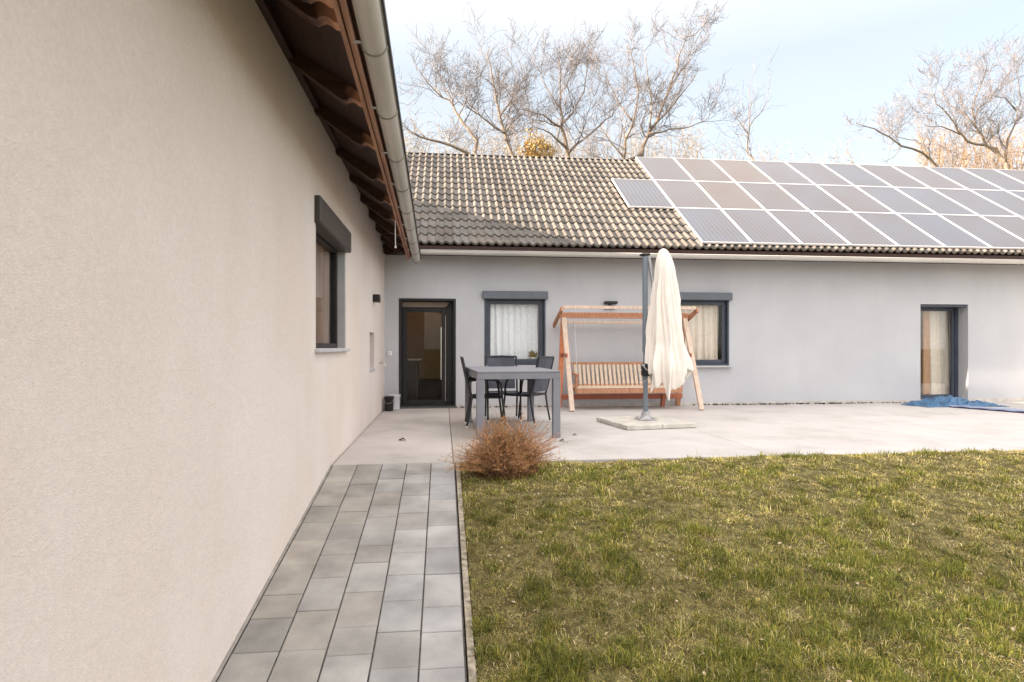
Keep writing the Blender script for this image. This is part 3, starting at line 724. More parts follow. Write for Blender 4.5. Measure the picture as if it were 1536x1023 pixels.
# ------------------------------------------------------------------ solar panels
PW,PL=1.0035,1.665
PX0=4.85; PLo=.08; PH=.085
order=['first','second','third','fourth','fifth','sixth','seventh','eighth','ninth','tenth','eleventh','twelfth']
rowname=['bottom row by the gutter','middle row','top row by the ridge']
R_pv=Matrix(((1,0,0),(0,CA,-SA),(0,SA,CA))).to_4x4()
def solar_mesh():
    fr=MB(); W_,L_=PW-.012,PL-.012; t=.038; b=.022
    fr.bbox(0,b,0,L_,-t,0,.002); fr.bbox(W_-b,W_,0,L_,-t,0,.002); fr.bbox(b+.0005,W_-b-.0005,0,b*.7,-t,-.0005,.002); fr.bbox(b+.0005,W_-b-.0005,L_-b*.7,L_,-t,-.0005,.002)
    return fr
fm=None; cellmeshes=[]
for row,(lo,n,start) in enumerate([(0,8,0),(1,11,-1),(2,11,0)]):
    for i in range(n):
        x=PX0+(start+i)*PW; l=PLo+row*PL
        loc=Vector(roof_pt(x+.006,l+.006,PH))
        pos=order[i]
        lab='grey blue solar panel, %s from the left in the %s'%(pos,rowname[row])
        if row==1 and i==0: lab='solar panel jutting out leftmost, with open tiles above and below it'
        p=thing('solar_panel',lab,'solar panel',loc,'solar panels on the tiled roof'); p.rotation_euler=(AL,0,0)
        if fm is None:
            o=solar_mesh().build('frame',M['alu'],p,world=False); fm=o.data
        else:
            o=bpy.data.objects.new('frame',fm); COL.objects.link(o); o.parent=p
        W_,L_=PW-.012,PL-.012; b=.0225
        me=bpy.data.meshes.new('cells')
        zc=-.006
        vs=[(b,b*.7,zc),(W_-b,b*.7,zc),(W_-b,L_-b*.7,zc),(b,L_-b*.7,zc)]; vs+=[(a1,b1,zc-.02) for a1,b1,_ in vs]
        me.from_pydata(vs,[],[(0,1,2,3),(4,7,6,5)])
        uv=me.uv_layers.new(name='UVMap'); uv.data.foreach_set('uv',[0,0,1,0,1,1,0,1]*2)
        warm=random.uniform(-.10,.10)+(.22 if (row==2 and i in (1,2)) or (row==1 and i in (2,3)) else 0)+(.1 if row==0 and i==2 else 0)
        t_=random.uniform(.92,1.1)
        at=me.color_attributes.new('tint','FLOAT_COLOR','CORNER'); at.data.foreach_set('color',[t_*(1+warm),t_,t_*(1-warm),1]*8)
        me.materials.append(M['pv']); o=bpy.data.objects.new('cells',me); COL.objects.link(o); o.parent=p
# mounting rails are seen at the left edge of the lower rows
m=MB()

# ------------------------------------------------------------------ LEFT WING
def sag(o):
    # the old eave is not quite parallel to the wall and drops a little towards the corner
    for v in o.data.vertices:
        off=mesh_loc(o); x,y,z=v.co.x+off.x,v.co.y+off.y,v.co.z+off.z
        if z<2.4: continue
        f=max(0,min(1,(x+3.57)/3.1)); t=(y-2.7)
        if y>11.3: continue
        v.co.x-=.0125*t*f; v.co.z-=.0165*t*f
    return o
lw=thing('house','beige rendered house wing close on the left with open wooden eaves','house',(-1.05,4,0))
LW=(5.40,7.03,1.12,2.21); NI=(9.28,9.88,.80,1.35)
wall('wall',M['plaster_beige'],lw,'x',XW,-.34,-12.0,YW-.001,-1.0,3.32,[LW,NI])
m=MB(); m.box(-6.09,-5.75,-11.9,YW-.01,-1.0,3.2); m.box(-5.74,-1.40,-11.99,-11.65,-1.0,3.2); m.build('end_wall',M['plaster_beige'],lw)
# roof: boards on rafters, tiled above. gable rise .70
PR=.70
def lz(x): return GZ+.075+(-.47-x)*PR     # top of rafters at given x (rises to the left)
XR=-3.57
m=MB()
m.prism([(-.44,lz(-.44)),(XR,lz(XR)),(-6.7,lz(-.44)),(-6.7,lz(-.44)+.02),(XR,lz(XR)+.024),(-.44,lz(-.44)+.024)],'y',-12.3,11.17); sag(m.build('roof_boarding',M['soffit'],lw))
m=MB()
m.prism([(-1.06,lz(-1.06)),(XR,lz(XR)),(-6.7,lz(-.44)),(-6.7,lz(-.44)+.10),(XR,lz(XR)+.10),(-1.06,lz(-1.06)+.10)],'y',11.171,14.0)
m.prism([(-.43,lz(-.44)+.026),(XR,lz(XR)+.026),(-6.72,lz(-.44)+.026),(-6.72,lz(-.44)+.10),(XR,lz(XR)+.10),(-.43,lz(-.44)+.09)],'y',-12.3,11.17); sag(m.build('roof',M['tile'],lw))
# rafters with carved tails
def rafter(y,w=.085):
    m=MB(); xt=-.535
    top=lambda x: lz(x)-.001
    poly=[(-3.2,top(-3.2)),(xt,top(xt))]
    # carved nose: down and back in an ogee
    nose=[(0,-.045),(-.012,-.062),(-.035,-.072),(-.06,-.070),(-.085,-.078),(-.105,-.098),(-.125,-.125),(-.165,-.140)]
    for dx,dz in nose: poly.append((xt+dx,top(xt+dx)+dz))
    poly.append((-3.2,top(-3.2)-.14))
    # concave polygon -> triangulated strip between top line and lower outline
    up=[(-3.2,top(-3.2))]+[(p[0],top(p[0])) for p in poly[2:-1]][::-1]
    lo=[poly[-1]]+poly[2:-1][::-1]
    for k in range(len(up)-1):
        q=[up[k],up[k+1],lo[k+1],lo[k]]
        m.add([(p[0],y-w/2,p[1]) for p in q]+[(p[0],y+w/2,p[1]) for p in q],[(0,1,2,3),(7,6,5,4),(3,2,6,7),(0,4,5,1)])
    q=[up[-1],lo[-1]]
    m.add([(q[0][0],y-w/2,q[0][1]),(q[1][0],y-w/2,q[1][1]),(q[1][0],y+w/2,q[1][1]),(q[0][0],y+w/2,q[0][1])],[(0,1,2,3)])
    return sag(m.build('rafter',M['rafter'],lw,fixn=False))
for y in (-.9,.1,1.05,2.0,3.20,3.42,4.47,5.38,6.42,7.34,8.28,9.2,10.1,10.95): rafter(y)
m=MB()
m.bbox(-.533,-.508,-12.2,11.16,lz(-.52)-.10,lz(-.52)+.0,.003)
m.bbox(-.502,-.474,-12.2,11.16,lz(-.49)-.065,lz(-.49)+.0,.003); sag(m.build('fascia_board',M['fascia'],lw))
m=MB(); half_gutter(m,'y',-12.2,11.02,GX,GZ,.066)
m.tube([(GX+.066,-12.2,GZ+.010),(GX+.066,11.02,GZ+.010)],.009,8)
gut=sag(m.build('gutter',M['gutter'],lw,smooth=True))
m=MB(); m.box(GX+.073,GX+.084,-12.2,11.0,GZ+.0,GZ+.035); sag(m.build('edge_trim',M['frame_black'],gut))
for y in (.5,1.5,2.55,3.45,4.35,5.3,6.25,7.2,8.15,9.1,10.05,10.9):
    m=MB(); m.tube([(GX+.070*cos(a_),y,GZ+.070*sin(a_)) for a_ in [pi*.97+pi*1.03*k/12 for k in range(13)]],.0042,6)
    m.tube([(GX-.074,y,GZ+.005),(GX-.115,y,GZ+.01)],.008,6); sag(m.build('bracket',M['bracket'],gut))
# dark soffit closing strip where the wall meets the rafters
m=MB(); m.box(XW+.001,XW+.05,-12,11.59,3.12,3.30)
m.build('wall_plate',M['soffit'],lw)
# window in left wall
a,b,c,dd=LW
fr=MB(); rect_frame(fr,'x',XW-.09,-.07,a+.002,b-.002,c,dd,.05); w=fr.build('window',M['frame_black'],lw)
m=MB(); m.box(XW-.128,XW-.122,a+.052,b-.052,c+.052,dd-.052); m.build('pane',M['glass'],w)
m=MB(); m.bbox(XW-.088,XW+.055,a-.05,b+.05,dd-.03,dd+.20,.012); m.build('shutter_box',M['shutter_brown'],w)
m=MB(); m.bbox(XW-.088,XW-.002,b-.028,b-.003,c+.0,dd-.05,.003); m.build('guide_rail',M['arm'],w)
m=MB(); m.bbox(XW-.088,XW-.002,a+.003,a+.028,c,dd-.05,.003); m.build('guide_rail',M['arm'],w)
m=MB(); m.bbox(XW-.09,XW+.045,a-.04,b+.04,c-.035,c-.003,.004); m.build('sill',M['sill'],w)
room_box(lw,-4.4,XW-.345,a-.6,b+.6,.0,2.9,M['room'],'x1')
m=MB(); ph=1.0
m.grid(150,8,lambda u,v:(XW-.18+.02*sin(u*60)+.012*sin(u*143+2*v),a-.1+(b-a+.2)*u,c-.2+(dd-c+.4)*v))
o=m.build('curtain',M['brown_reflection'],smooth=True,fixn=False); tag(o,'brown streaked sheet behind the window of the beige wing, standing in for reflections','curtain')  # reflected brown streaks put into the colour of an added sheet, not a real curtain
# niche with meter door
a,b,c,dd=NI
m=MB(); m.bbox(XW-.13,XW-.11,a+.004,b-.004,c+.004,dd-.004,.003); m.build('niche_door',mat('niche_grey',(.07,.07,.075)),lw)
m=MB(); m.bbox(XW-.108,XW+.02,a-.02,b+.02,c-.03,c-.002,.003); m.build('niche_sill',M['sill'],lw)

# wall-mounted things
def wall_lamp(label,c,sx,sy,sz,two=False):
    t=thing('wall_lamp',label,'lamp',c)
    m=MB(); x,y,z=c
    if two:
        m.bbox(x-sx,x+sx,y-.13,y-.01,z,z+.05,.006); m.build('lamp_head',M['frame_black'],t)
        m=MB(); m.bbox(x-sx*.9,x+sx*.9,y-.03,y-.001,z-.10,z-.06,.004); m.bbox(x-.03,x+.03,y-.03,y-.001,z-.06,z+.0,.004); m.build('wall_bracket',M['shutter'],t)
    else:
        m.bbox(x,x+sx,y-sy,y+sy,z-sz,z+sz,.005); m.build('lamp_head',M['frame_black'],t)
        m=MB(); m.box(x+.012,x+sx-.012,y-sy+.012,y+sy-.012,z-sz-.003,z-sz+.002); m.build('diffuser',mat('lamp_diffuser',(.5,.5,.48)),t)
    return t
wall_lamp('black wall lamp with bar head above the wooden swing on the grey wall',(3.17,YW,1.95),.12,.1,.1,True)
wall_lamp('small black box lamp on the beige wall beside the corner',(XW+.001,9.75,1.88),.10,.10,.058)
sw=thing('doorbell','small white doorbell plate on the grey wall left of the glass door','doorbell',(-1.0,YW,1.0))
p=on_y(585,530,YW); m=MB(); m.bbox(p.x-.038,p.x+.038,YW-.018,YW-.001,p.z-.04,p.z+.04,.005); m.build('plate',M['white'],sw); m=MB(); m.bbox(p.x-.015,p.x+.015,YW-.024,YW-.0185,p.z-.015,p.z+.015,.003); m.build('button',M['sill'],sw)
tp=thing('garden_tap','small metal garden tap on the beige wall near the corner','tap',(XW,10.5,.83))
m=MB(); m.tube([(XW+.001,10.6,.86),(XW+.07,10.6,.86),(XW+.10,10.6,.845),(XW+.11,10.6,.80)],.011,8); m.build('spout',M['steel'],tp)
m=MB(); m.tube([(XW+.055,10.6,.87),(XW+.055,10.6,.91)],.007,6); m.tube([(XW+.055,10.565,.913),(XW+.055,10.635,.913)],.008,6); m.build('handle',M['steel'],tp)
cb=MB(); cb.tube([(-.60,7.9,2.72),(-.60,7.9,2.55),(-.597,7.9,2.40)],.006,6); cb.tube([(-.597,7.9,2.40),(-.597,7.9,2.375)],.012,8)
tag(cb.build('hanging_cable',M['white']),'short pale cable dangling from the eaves of the beige wing','cable')

# buckets
def bucket(x,y,r,h,mt,label):
    t=thing('bucket',label,'bucket',(x,y,0))
    m=MB(); m.lathe([(0,.005),(r*.86,.005),(r*.88,.015),(r*.97,h*.9),(r,h*.92),(r*1.03,h*.96),(r*1.03,h),(r*.96,h),(r*.92,h*.85),(r*.82,.03),(0,.03)],(x,y,0),28); m.build('body',mt,t,smooth=True)
    m=MB(); m.tube([(x+r*1.03*cos(a_),y-.02-.06*sin(a_),h*.93-.10*sin(a_)) for a_ in [pi*k/12 for k in range(13)]],.004,6); m.build('handle',M['bracket'],t)
    return t
bucket(-.885,11.36,.115,.27,M['zinc'],'pale zinc bucket in the corner left of the glass door')
bucket(-.955,11.12,.085,.255,M['black'],'black bucket in front of the pale bucket in the corner')

# ------------------------------------------------------------------ table
tb=thing('garden_table','grey metal garden table with square legs on the terrace','table',(.93,8.5,0))
tb.rotation_euler=(0,0,radians(2.6))
TX0,TX1,TY0,TY1,TZ=.365,1.415,7.60,9.42,.835
m=MB(); m.bbox(TX0,TX1,TY0,TY1,TZ-.022,TZ,.004); m.build('tabletop',M['table'],tb)
m=MB()
for (a,b,c,d_) in ((TX0+.004,TX1-.004,TY0+.004,TY0+.05),(TX0+.004,TX1-.004,TY1-.05,TY1-.004),(TX0+.004,TX0+.05,TY0+.051,TY1-.051),(TX1-.05,TX1-.004,TY0+.051,TY1-.051)): m.bbox(a,b,c,d_,TZ-.10,TZ-.023,.003)
m.build('apron',M['table'],tb)
for (x,y) in ((TX0,TY0),(TX1-.095,TY0),(TX0,TY1-.095),(TX1-.095,TY1-.095)):
    m=MB(); m.bbox(x+.001,x+.094,y+.001,y+.094,0.002,TZ-.10-.001,.004); m.build('leg',M['table'],tb)

# ------------------------------------------------------------------ chairs (local: faces +x, origin at floor centre)
def make_chair(label):
    t=thing('garden_chair',label,'chair',(0,0,0),'dark chairs around the garden table')
    W_=.25
    m=MB()
    m.grid(6,4,lambda u,v:(-.20+.42*u,-W_+.03+2*(W_-.03)*v,.425-.02*sin(pi*u)*sin(pi*v)))
    m.grid(6,4,lambda u,v:(-.20+.42*u,-W_+.03+2*(W_-.03)*v,.412-.02*sin(pi*u)*sin(pi*v)),True)
    m.build('seat',M['chair_fabric'],t,world=False,fixn=False)
    m=MB()
    bk=lambda v:(-.22-.11*v,.47+.50*v)
    for off in (0,.012):
        m.grid(4,8,lambda u,v:(bk(v)[0]-off-.015*sin(pi*u),-W_+.03+2*(W_-.03)*u,bk(v)[1]),off>0)
    m.build('backrest',M['chair_fabric'],t,world=False,fixn=False)
    m=MB()
    for s in (-1,1):
        m.tube([(-.20,s*W_,.42),(-.25,s*W_,.60),(-.295,s*W_,.80),(-.335,s*W_,.98)],.0155,8)
        m.tube([(-.20,s*W_,.42),(.22,s*W_,.42)],.0145,8)
    m.tube([(-.335,-W_,.975),(-.345,0,.982),(-.335,W_,.975)],.0155,8); m.tube([(.22,-W_,.42),(.22,W_,.42)],.0145,8); m.tube([(-.20,-W_,.42),(-.20,W_,.42)],.0145,8)
    m.build('frame',M['chair'],t,world=False)
    for s in (-1,1):
        m=MB(); m.tube([(-.262,s*W_,.655),(-.10,s*(W_+.012),.675),(.10,s*(W_+.012),.672),(.17,s*(W_+.01),.655),(.205,s*(W_+.005),.60),(.22,s*W_,.50),(.222,s*W_,.42)],.0165,8); m.build('armrest',M['chair'],t,world=False,smooth=True)
        m=MB(); m.tube([(.222,s*W_,.43),(.25,s*W_,.22),(.27,s*W_,.022)],.0150,8); lg=m.build('leg',M['chair'],t,world=False)
        f=MB(); f.tube([(.27,s*W_,.022),(.272,s*W_,.002)],.018,8); f.build('foot',M['white'],lg,world=False)
        m=MB(); m.tube([(-.20,s*W_,.43),(-.23,s*W_,.22),(-.275,s*W_,.022)],.0150,8); lg=m.build('leg',M['chair'],t,world=False)
        f=MB(); f.tube([(-.275,s*W_,.022),(-.277,s*W_,.002)],.018,8); f.build('foot',M['white'],lg,world=False)
    return t
def copy_tree(o,parent=None):
    c=o.copy(); COL.objects.link(c); c.parent=parent
    for ch in list(o.children): copy_tree(ch,c)
    return c
ch0=make_chair('dark garden chair seen side-on at the left side of the table')
def put(o,x,y,r): o.location=(x,y,0); o.rotation_euler=(0,0,r)
src_children=True
chairs=[(.60,8.95,0,None),
        (.92,9.62,-pi/2,'dark garden chair at the far end of the table with its back to the window'),
        (1.24,9.25,pi*.80,'dark garden chair at the right side of the table nearest the wooden swing')]
for i,(x,y,r,l) in enumerate(chairs):
    o=ch0 if i==0 else copy_tree(ch0)
    put(o,x,y,r)
    if l: o['label']=l

# ------------------------------------------------------------------ swing
sg=thing('garden_swing','wooden garden swing bench with slatted back under a bare roof frame','swing',(3.3,11.0,0))
XL,XRr=2.17,4.45
def leg(p0,p1,mt,w=.085,h=.06):
    m=MB(); m.beam(p0,p1,w,h,up=(0,1,.2),b=.004); return m.build('leg',mt,sg)
apexY,apexZ=11.08,1.66
leg((XL+.06,10.62,0.01),(XL,apexY,apexZ),M['wood_pale']); leg((XL+.0,11.50,.01),(XL,apexY+.04,apexZ-.02),M['wood_orange'])
leg((XRr+.13,10.62,0.01),(XRr,apexY,apexZ),M['wood_pale']); leg((XRr+.03,11.50,.01),(XRr,apexY+.04,apexZ-.02),M['wood'])
m=MB()
for x in (XL,XRr): m.beam((x,10.78,.98),(x,11.36,.98),.03,.07)
m.build('side_brace',M['wood_red'],sg)
m=MB(); m.beam((XL-.07,apexY,apexZ+.02),(XRr+.07,apexY,apexZ+.02),.06,.055); m.build('main_beam',M['wood'],sg)
roof_s=[]
for x in (XL-.10,XRr+.10):
    m=MB(); m.beam((x,10.72,1.80),(x,11.53,1.53),.04,.08); m.build('roof_rafter',M['wood'],sg)
m=MB(); m.beam((XL-.08,10.76,1.832),(XRr+.08,10.76,1.832),.05,.055); m.build('roof_rail',M['wood_pale'],sg)
m=MB(); m.beam((XL-.08,11.10,1.735),(XRr+.08,11.10,1.735),.05,.05); m.build('roof_rail',M['wood'],sg)
m=MB(); m.beam((XL-.08,11.46,1.595),(XRr+.08,11.46,1.595),.05,.05); m.build('roof_rail',M['wood_pale'],sg)
# bench
bx0,bx1=2.35,4.28; by=10.82
m=MB(); m.beam((bx0,by,.345),(bx1,by,.345),.05,.085); m.beam((bx0,by+.50,.36),(bx1,by+.50,.36),.05,.07)
for x in (bx0+.03,bx1-.03,(bx0+bx1)/2): m.beam((x,by+.03,.35),(x,by+.47,.36),.045,.06)
m.build('seat_frame',M['wood'],sg)
m=MB()
for k in range(6): m.bbox(bx0,bx1,by-.02+.088*k,by+.052+.088*k,.392,.410,.003)
m.build('seat',M['wood_slat'],sg)
bb=thing  # noqa
m=MB(); n=22
for k in range(n):
    x=bx0+.06+(bx1-bx0-.12)*(k+.5)/n; m.beam((x,by+.46,.41),(x,by+.60,.80),.052,.016,up=(0,1,0),b=.003)
m.build('backrest',M['wood_slat'],sg)
m=MB(); m.beam((bx0,by+.615,.82),(bx1,by+.615,.82),.03,.055); m.beam((bx0,by+.475,.42),(bx1,by+.475,.42),.035,.05); m.build('back_rail',M['wood'],sg)
for x in (bx0+.0,bx1-.0):
    m=MB(); m.beam((x,by-.06,.64),(x,by+.58,.66),.07,.028); m.build('armrest',M['wood'],sg)
    m=MB(); m.beam((x,by+.02,.31),(x,by+.0,.63),.045,.06,up=(0,1,0)); m.build('arm_post',M['wood'],sg)
for x in (bx0+.02,bx1-.02):
    m=MB(); m.tube([(x-.01 if x<3 else x+.01,apexY-.03,1.62),(x,by+.02,.66),(x,by+.02,.28)],.007,6); m.tube([(x,apexY+.03,1.62),(x,by+.5,.68)],.007,6); m.build('hanging_rope',M['sill'],sg)
m=MB(); m.beam((XL+.03,11.34,.20),(XRr+.05,11.34,.20),.06,.09)
m.build('stretcher',M['wood_red'],sg)
m=MB(); m.beam((4.10,11.30,.01),(4.13,11.30,.245),.07,.08,up=(0,1,0)); m.build('foot_block',M['wood_red'],sg)

# ------------------------------------------------------------------ parasol
up=thing('parasol','closed cream cantilever parasol with grey pole on concrete base slabs','parasol',(2.95,8.83,0))
bc=Vector((2.92,8.78,0)); rz=radians(9)
k=0
for (ix,iy) in ((-1,-1),(1,-1),(-1,1),(1,1)):
    m=MB(); Mx=Matrix.Translation(bc)@Matrix.Rotation(rz,4,'Z')@Matrix.Translation((ix*.268,iy*.268,.035+.001*k)); m.mbox(Mx,.53,.53,.062,.006); m.build('base_slab',M['slab'],up); k+=1
PX_,PY_=2.95,8.83
m=MB(); m.bbox(PX_-.13,PX_+.13,PY_-.13,PY_+.13,.0705,.085,.004); m.lathe([(.0,.085),(.085,.085),(.075,.10),(.062,.13),(.058,.19),(.0,.19)],(PX_,PY_,0),20)
for (a,b) in ((-.095,-.095),(.095,-.095),(-.095,.095),(.095,.095)): m.lathe([(0,0),(.016,0),(.016,.02),(0,.02)],(PX_+a,PY_+b,.085),8)
m.build('base_plate',M['arm'],up,smooth=False)
m=MB(); m.mbox(Matrix.Translation((PX_,PY_,.60))@Matrix.Rotation(-.25,4,'Z'),.066,.085,.92,.010); m.mbox(Matrix.Translation((PX_-.008,PY_,1.76))@Matrix.Rotation(-.25,4,'Z'),.072,.095,1.42,.012); m.build('pole',M['pole'],up)
m=MB(); m.bbox(PX_-.07,PX_+.055,PY_-.06,PY_+.07,2.47,2.50,.006); m.build('pole_cap',M['black'],up)
m=MB(); m.tube([(PX_+.045,PY_,2.455),(PX_+.085,PY_-.03,2.2),(PX_+.13,PY_-.06,1.75),(PX_+.17,PY_-.08,1.45)],.026,10); m.build('arm',M['arm'],up)
m=MB(); m.mbox(Matrix.Translation((PX_-.02,PY_-.06,.80)),.12,.09,.19,.02); cr=m.build('crank_box',M['black'],up)
m=MB(); m.tube([(PX_-.03,PY_-.11,.80),(PX_-.03,PY_-.15,.80),(PX_-.10,PY_-.16,.87)],.008,6); m.tube([(PX_-.10,PY_-.155,.87),(PX_-.10,PY_-.23,.87)],.015,8)
m.tube([(PX_-.055+.07*cos(a_),PY_-.08,.72+.09*sin(a_)) for a_ in [2*pi*q/16 for q in range(17)]],.006,5); m.build('crank_handle',M['arm'],cr)
# canopy
CX,CY=3.21,8.73
prof=[(2.565,.005),(2.56,.03),(2.53,.06),(2.47,.09),(2.40,.115),(2.30,.135),(2.15,.15),(1.95,.17),(1.7,.20),(1.45,.235),(1.2,.27),(1.0,.31),(.88,.335),(.78,.34),(.66,.31),(.55,.27),(.45,.22),(.36,.17)]
def hem(a):
    # per-angle hem height: long tongue towards camera-left, shorter at both sides
    aa=(a+pi/2+.12)
    d_=abs(((aa+pi)%(2*pi))-pi)
    return .40+.36*min(1,d_/1.4)**.9+.10*abs(sin(4*a+.7))-.05+.05*sin(11*a)
def canopy(u,v):
    a=2*pi*u
    zt=2.565; zb=hem(a)
    z=zt+(zb-zt)*v
    for k in range(len(prof)-1):
        if prof[k][0]>=z>=prof[k+1][0]:
            t=(prof[k][0]-z)/(prof[k][0]-prof[k+1][0]); r=prof[k][1]*(1-t)+prof[k+1][1]*t; break
    else: r=prof[-1][1]
    dn=(2.565-z)/2.2
    fold=(.30+.16*dn)*((1-abs(sin(4*a+.55*sin(2.2*dn+a)+.7))**.55)-.35)+.10*(abs(sin(6.5*a+2*dn+.8*sin(3*a+4*dn)))-.5)+.055*sin(21*a-4*dn+2*sin(5*dn))+.02*sin(30*dn+6*a)
    kx=min(1,dn*3.5)
    r*=(1+fold*kx)*(1-.13*min(1,dn*1.6))
    cx=CX-.02+.06*dn; 
    return (cx+r*cos(a)+.012*sin(9*dn+2*a), CY+r*sin(a)*.85+.01*sin(7*dn+a), z)
m=MB(); m.grid(260,90,canopy); cp=m.build('canopy',M['canopy'],up,smooth=True,fixn=False)
sol=cp.modifiers.new('s','SOLIDIFY'); sol.thickness=.003
# inner folds and ribs seen under the hem
m=MB()
def canopy2(u,v):
    a=2*pi*u; z=1.1+(hem(a+1.1)+.10-1.1)*v; r=.15+.06*v+.05*sin(7*a+3*v)+.03*sin(15*a)
    return (CX+.03+r*cos(a),CY+.8*r*sin(a),z)
m.grid(90,12,canopy2); m.build('inner_fold',M['canopy'],up,smooth=True,fixn=False)
for k in range(8):
    a=2*pi*k/8+.2; m=MB(); m.tube([(CX+.03*cos(a),CY+.03*sin(a),2.3),(CX+.02+.17*cos(a),CY+.15*sin(a),.72+.03*(k%3))],.009,6); m.build('rib',M['pole'],up)
m=MB(); m.tube([(CX,CY,2.54),(CX,CY,.9)],.02,8); m.build('centre_mast',M['pole'],up)

# ------------------------------------------------------------------ tarp heap and pool cover
tp=MB()
hc=Vector((9.05,10.98,0))
A_=on_z(1353,607); B_=on_z(1462,605)
hx0,hx1=A_.x,B_.x
def heap(u,v):
    x=hx0+(hx1-hx0)*u; y=10.62+.72*v
    env=(sin(pi*min(1,max(0,u)))**.6)*(sin(pi*v)**.7)
    n_=float(fbm(V1,x*3.1+y*1.7+3,y*4.2-x*1.5,4)); r_=abs(float(fbm(V2,x*4.5-y*3,y*6,3))-.5)*2
    z=.004+env*(.04+.13*max(0,n_-.22)+.13*(1-r_)**3*.9)*(1.15-.5*u)
    return (x+.05*sin(v*7+u*9)+.05*(n_-.5),y+.06*sin(u*11)+.05*(r_-.5),z)
tp.grid(90,44,heap)
o=tp.build('tarpaulin',M['tarp'],smooth=False,fixn=False); tag(o,'crumpled blue tarpaulin heaped on the terrace below the patio door','tarpaulin')
cv=MB()
q0=on_z(1385,608); q1=on_z(1536,620)
d_=(q1-q0)
def cover(u,v):
    f0=q0+d_*(u*2.1); 
    ywall=min(11.35,f0.y+.55+.35*u)
    x=f0.x+.15*v; y=f0.y+(ywall-f0.y)*v
    n_=float(fbm(V3,x*2.2,y*3.5,4)); lip=max(0,1-v/.10)
    z=.012+.035*n_+.022*sin(min(1,v/.12)*pi)*(.6+.8*float(V1(x*2.2,3.1)))
    return (x,y+.02*sin(x*5),z*(0.15 if v<.001 else 1)*(0.3 if v>.999 else 1))
cv.grid(160,30,cover)
o=cv.build('pool_cover',M['cover'],smooth=True,fixn=False); tag(o,'long pale blue plastic cover spread flat along the terrace right of the crumpled tarpaulin','cover')
hm=MB(); pts=[]
for i in range(81):
    u=i/80; f0=q0+d_*(u*2.1); pts.append((f0.x,f0.y+.02*sin(f0.x*5)-.005,.016+.006*sin(i*.9)))
hm.tube(pts,.013,6); h_=hm.build('hem',mat('cover_hem',(.035,.04,.085)),o)

# ------------------------------------------------------------------ leaf litter along the wall, lumps on the terrace
m=MB()
for i in range(380):
    x=random.choice([random.gauss(5.9,.5),random.gauss(7.6,.6),random.uniform(4.8,9.2),random.uniform(.3,2)]); y=YW-.02-abs(random.gauss(0,.05)); r=random.uniform(.008,.022)
    if x>9.4 or x<.3: continue
    R=Euler((random.uniform(-.8,.8),random.uniform(-.8,.8),random.uniform(0,6.28))).to_matrix()
    m.add([R@Vector(p)*r+Vector((x,y,.012)) for p in ((-1,-.6,0),(1,-.6,.2),(1.2,.5,0),(0,1,.3),(-1,.5,0))],[(0,1,2,3,4)])
tag(m.build('leaf_litter',M['litter'],fixn=False),'dark leaf litter gathered along the foot of the grey wall','leaf litter',kind='stuff')
for (u,v,r,lab) in ((603,661,.032,'dark dry leaf on the concrete in front of the glass door'),(843,662,.026,'dark dry leaf just right of the front table leg'),(862,653,.020,'small dark leaf crumb on the terrace, further from the table leg')):
    p=on_z(u,v); m=MB()
    def lf(a_,b_): 
        t=a_*2-1; s_=b_*2-1; w_=(1-t*t)**.5 if abs(t)<1 else 0
        return (p.x+t*r*1.4,p.y+s_*r*w_,.004+.3*r*(1-t*t)+.5*r*s_*s_*(1-t*t)+.2*r*sin(5*t))
    m.grid(8,5,lf); o=m.build('dry_leaf',M['leaf'],smooth=False,fixn=False); tag(o,lab,'leaf')
# leaves on path
for (u,v) in ((0,0),):
    pass

# ------------------------------------------------------------------ bush
bu=thing('dry_bush','dry reddish brown twiggy bush at the corner of lawn, path and terrace','bush',(.62,5.72,-.05))
m=MB(); lfm=MB()
cxb,cyb=.58,5.76
for i in range(1900):
    a=random.uniform(0,6.28); rr=random.random()**.6
    x0=cxb+.20*rr*cos(a)*random.random(); y0=cyb+.13*rr*sin(a)*random.random(); z0=float(slope_z(y0))-.01
    lob=1+.32*sin(2*a+.6)+.26*sin(5*a+2)+.20*sin(9*a)
    out=rr*.31*lob; h=(.14+.36*random.random()**1.3)*(1-.35*rr**2.2)*(1+.25*sin(3*a+1))
    ex=x0+cos(a)*out+random.gauss(0,.035); ey=y0+sin(a)*out*.6+random.gauss(0,.03); ez=z0+h
    mid=Vector(((x0*.6+ex*.4),(y0*.6+ey*.4),z0+h*.62)); p0=Vector((x0,y0,z0)); p1=Vector((ex,ey,ez))
    k1=p0.lerp(mid,.5)+Vector((random.gauss(0,.024),random.gauss(0,.024),.0)); k2=mid.lerp(p1,.5)+Vector((random.gauss(0,.028),random.gauss(0,.028),.01))
    t_=random.uniform(.55,1.45); m.col=(t_,t_*random.uniform(.8,1.05),t_*random.uniform(.7,1.0))
    m.tube([p0,k1,mid,k2,p1],[.0028,.0024,.0019,.0015,.001],3,cap=False)
    for j in range(random.choice((1,2,3))):
        s0=mid.lerp(p1,random.random()); dd_=Vector((random.gauss(0,1),random.gauss(0,1),random.gauss(.5,.8))).normalized()*random.uniform(.03,.08)
        m.tube([s0,s0+dd_*.5+Vector((0,0,.006)),s0+dd_],[.0014,.0012,.0008],3,cap=False)
        for _q in range(3):
            tip=s0+dd_*random.uniform(.2,1.1)+Vector((random.gauss(0,.006),random.gauss(0,.006),random.gauss(0,.006))); r=random.uniform(.004,.009); q=Vector((random.gauss(0,1),random.gauss(0,1),random.gauss(0,1))).normalized(); q2=q.orthogonal().normalized()
            t_=random.uniform(.6,1.6); lfm.col=(t_*1.15,t_*.95,t_*.8); lfm.add([tip-q*r,tip+q2*r*.5,tip+q*r,tip-q2*r*.5],[(0,1,2,3)])
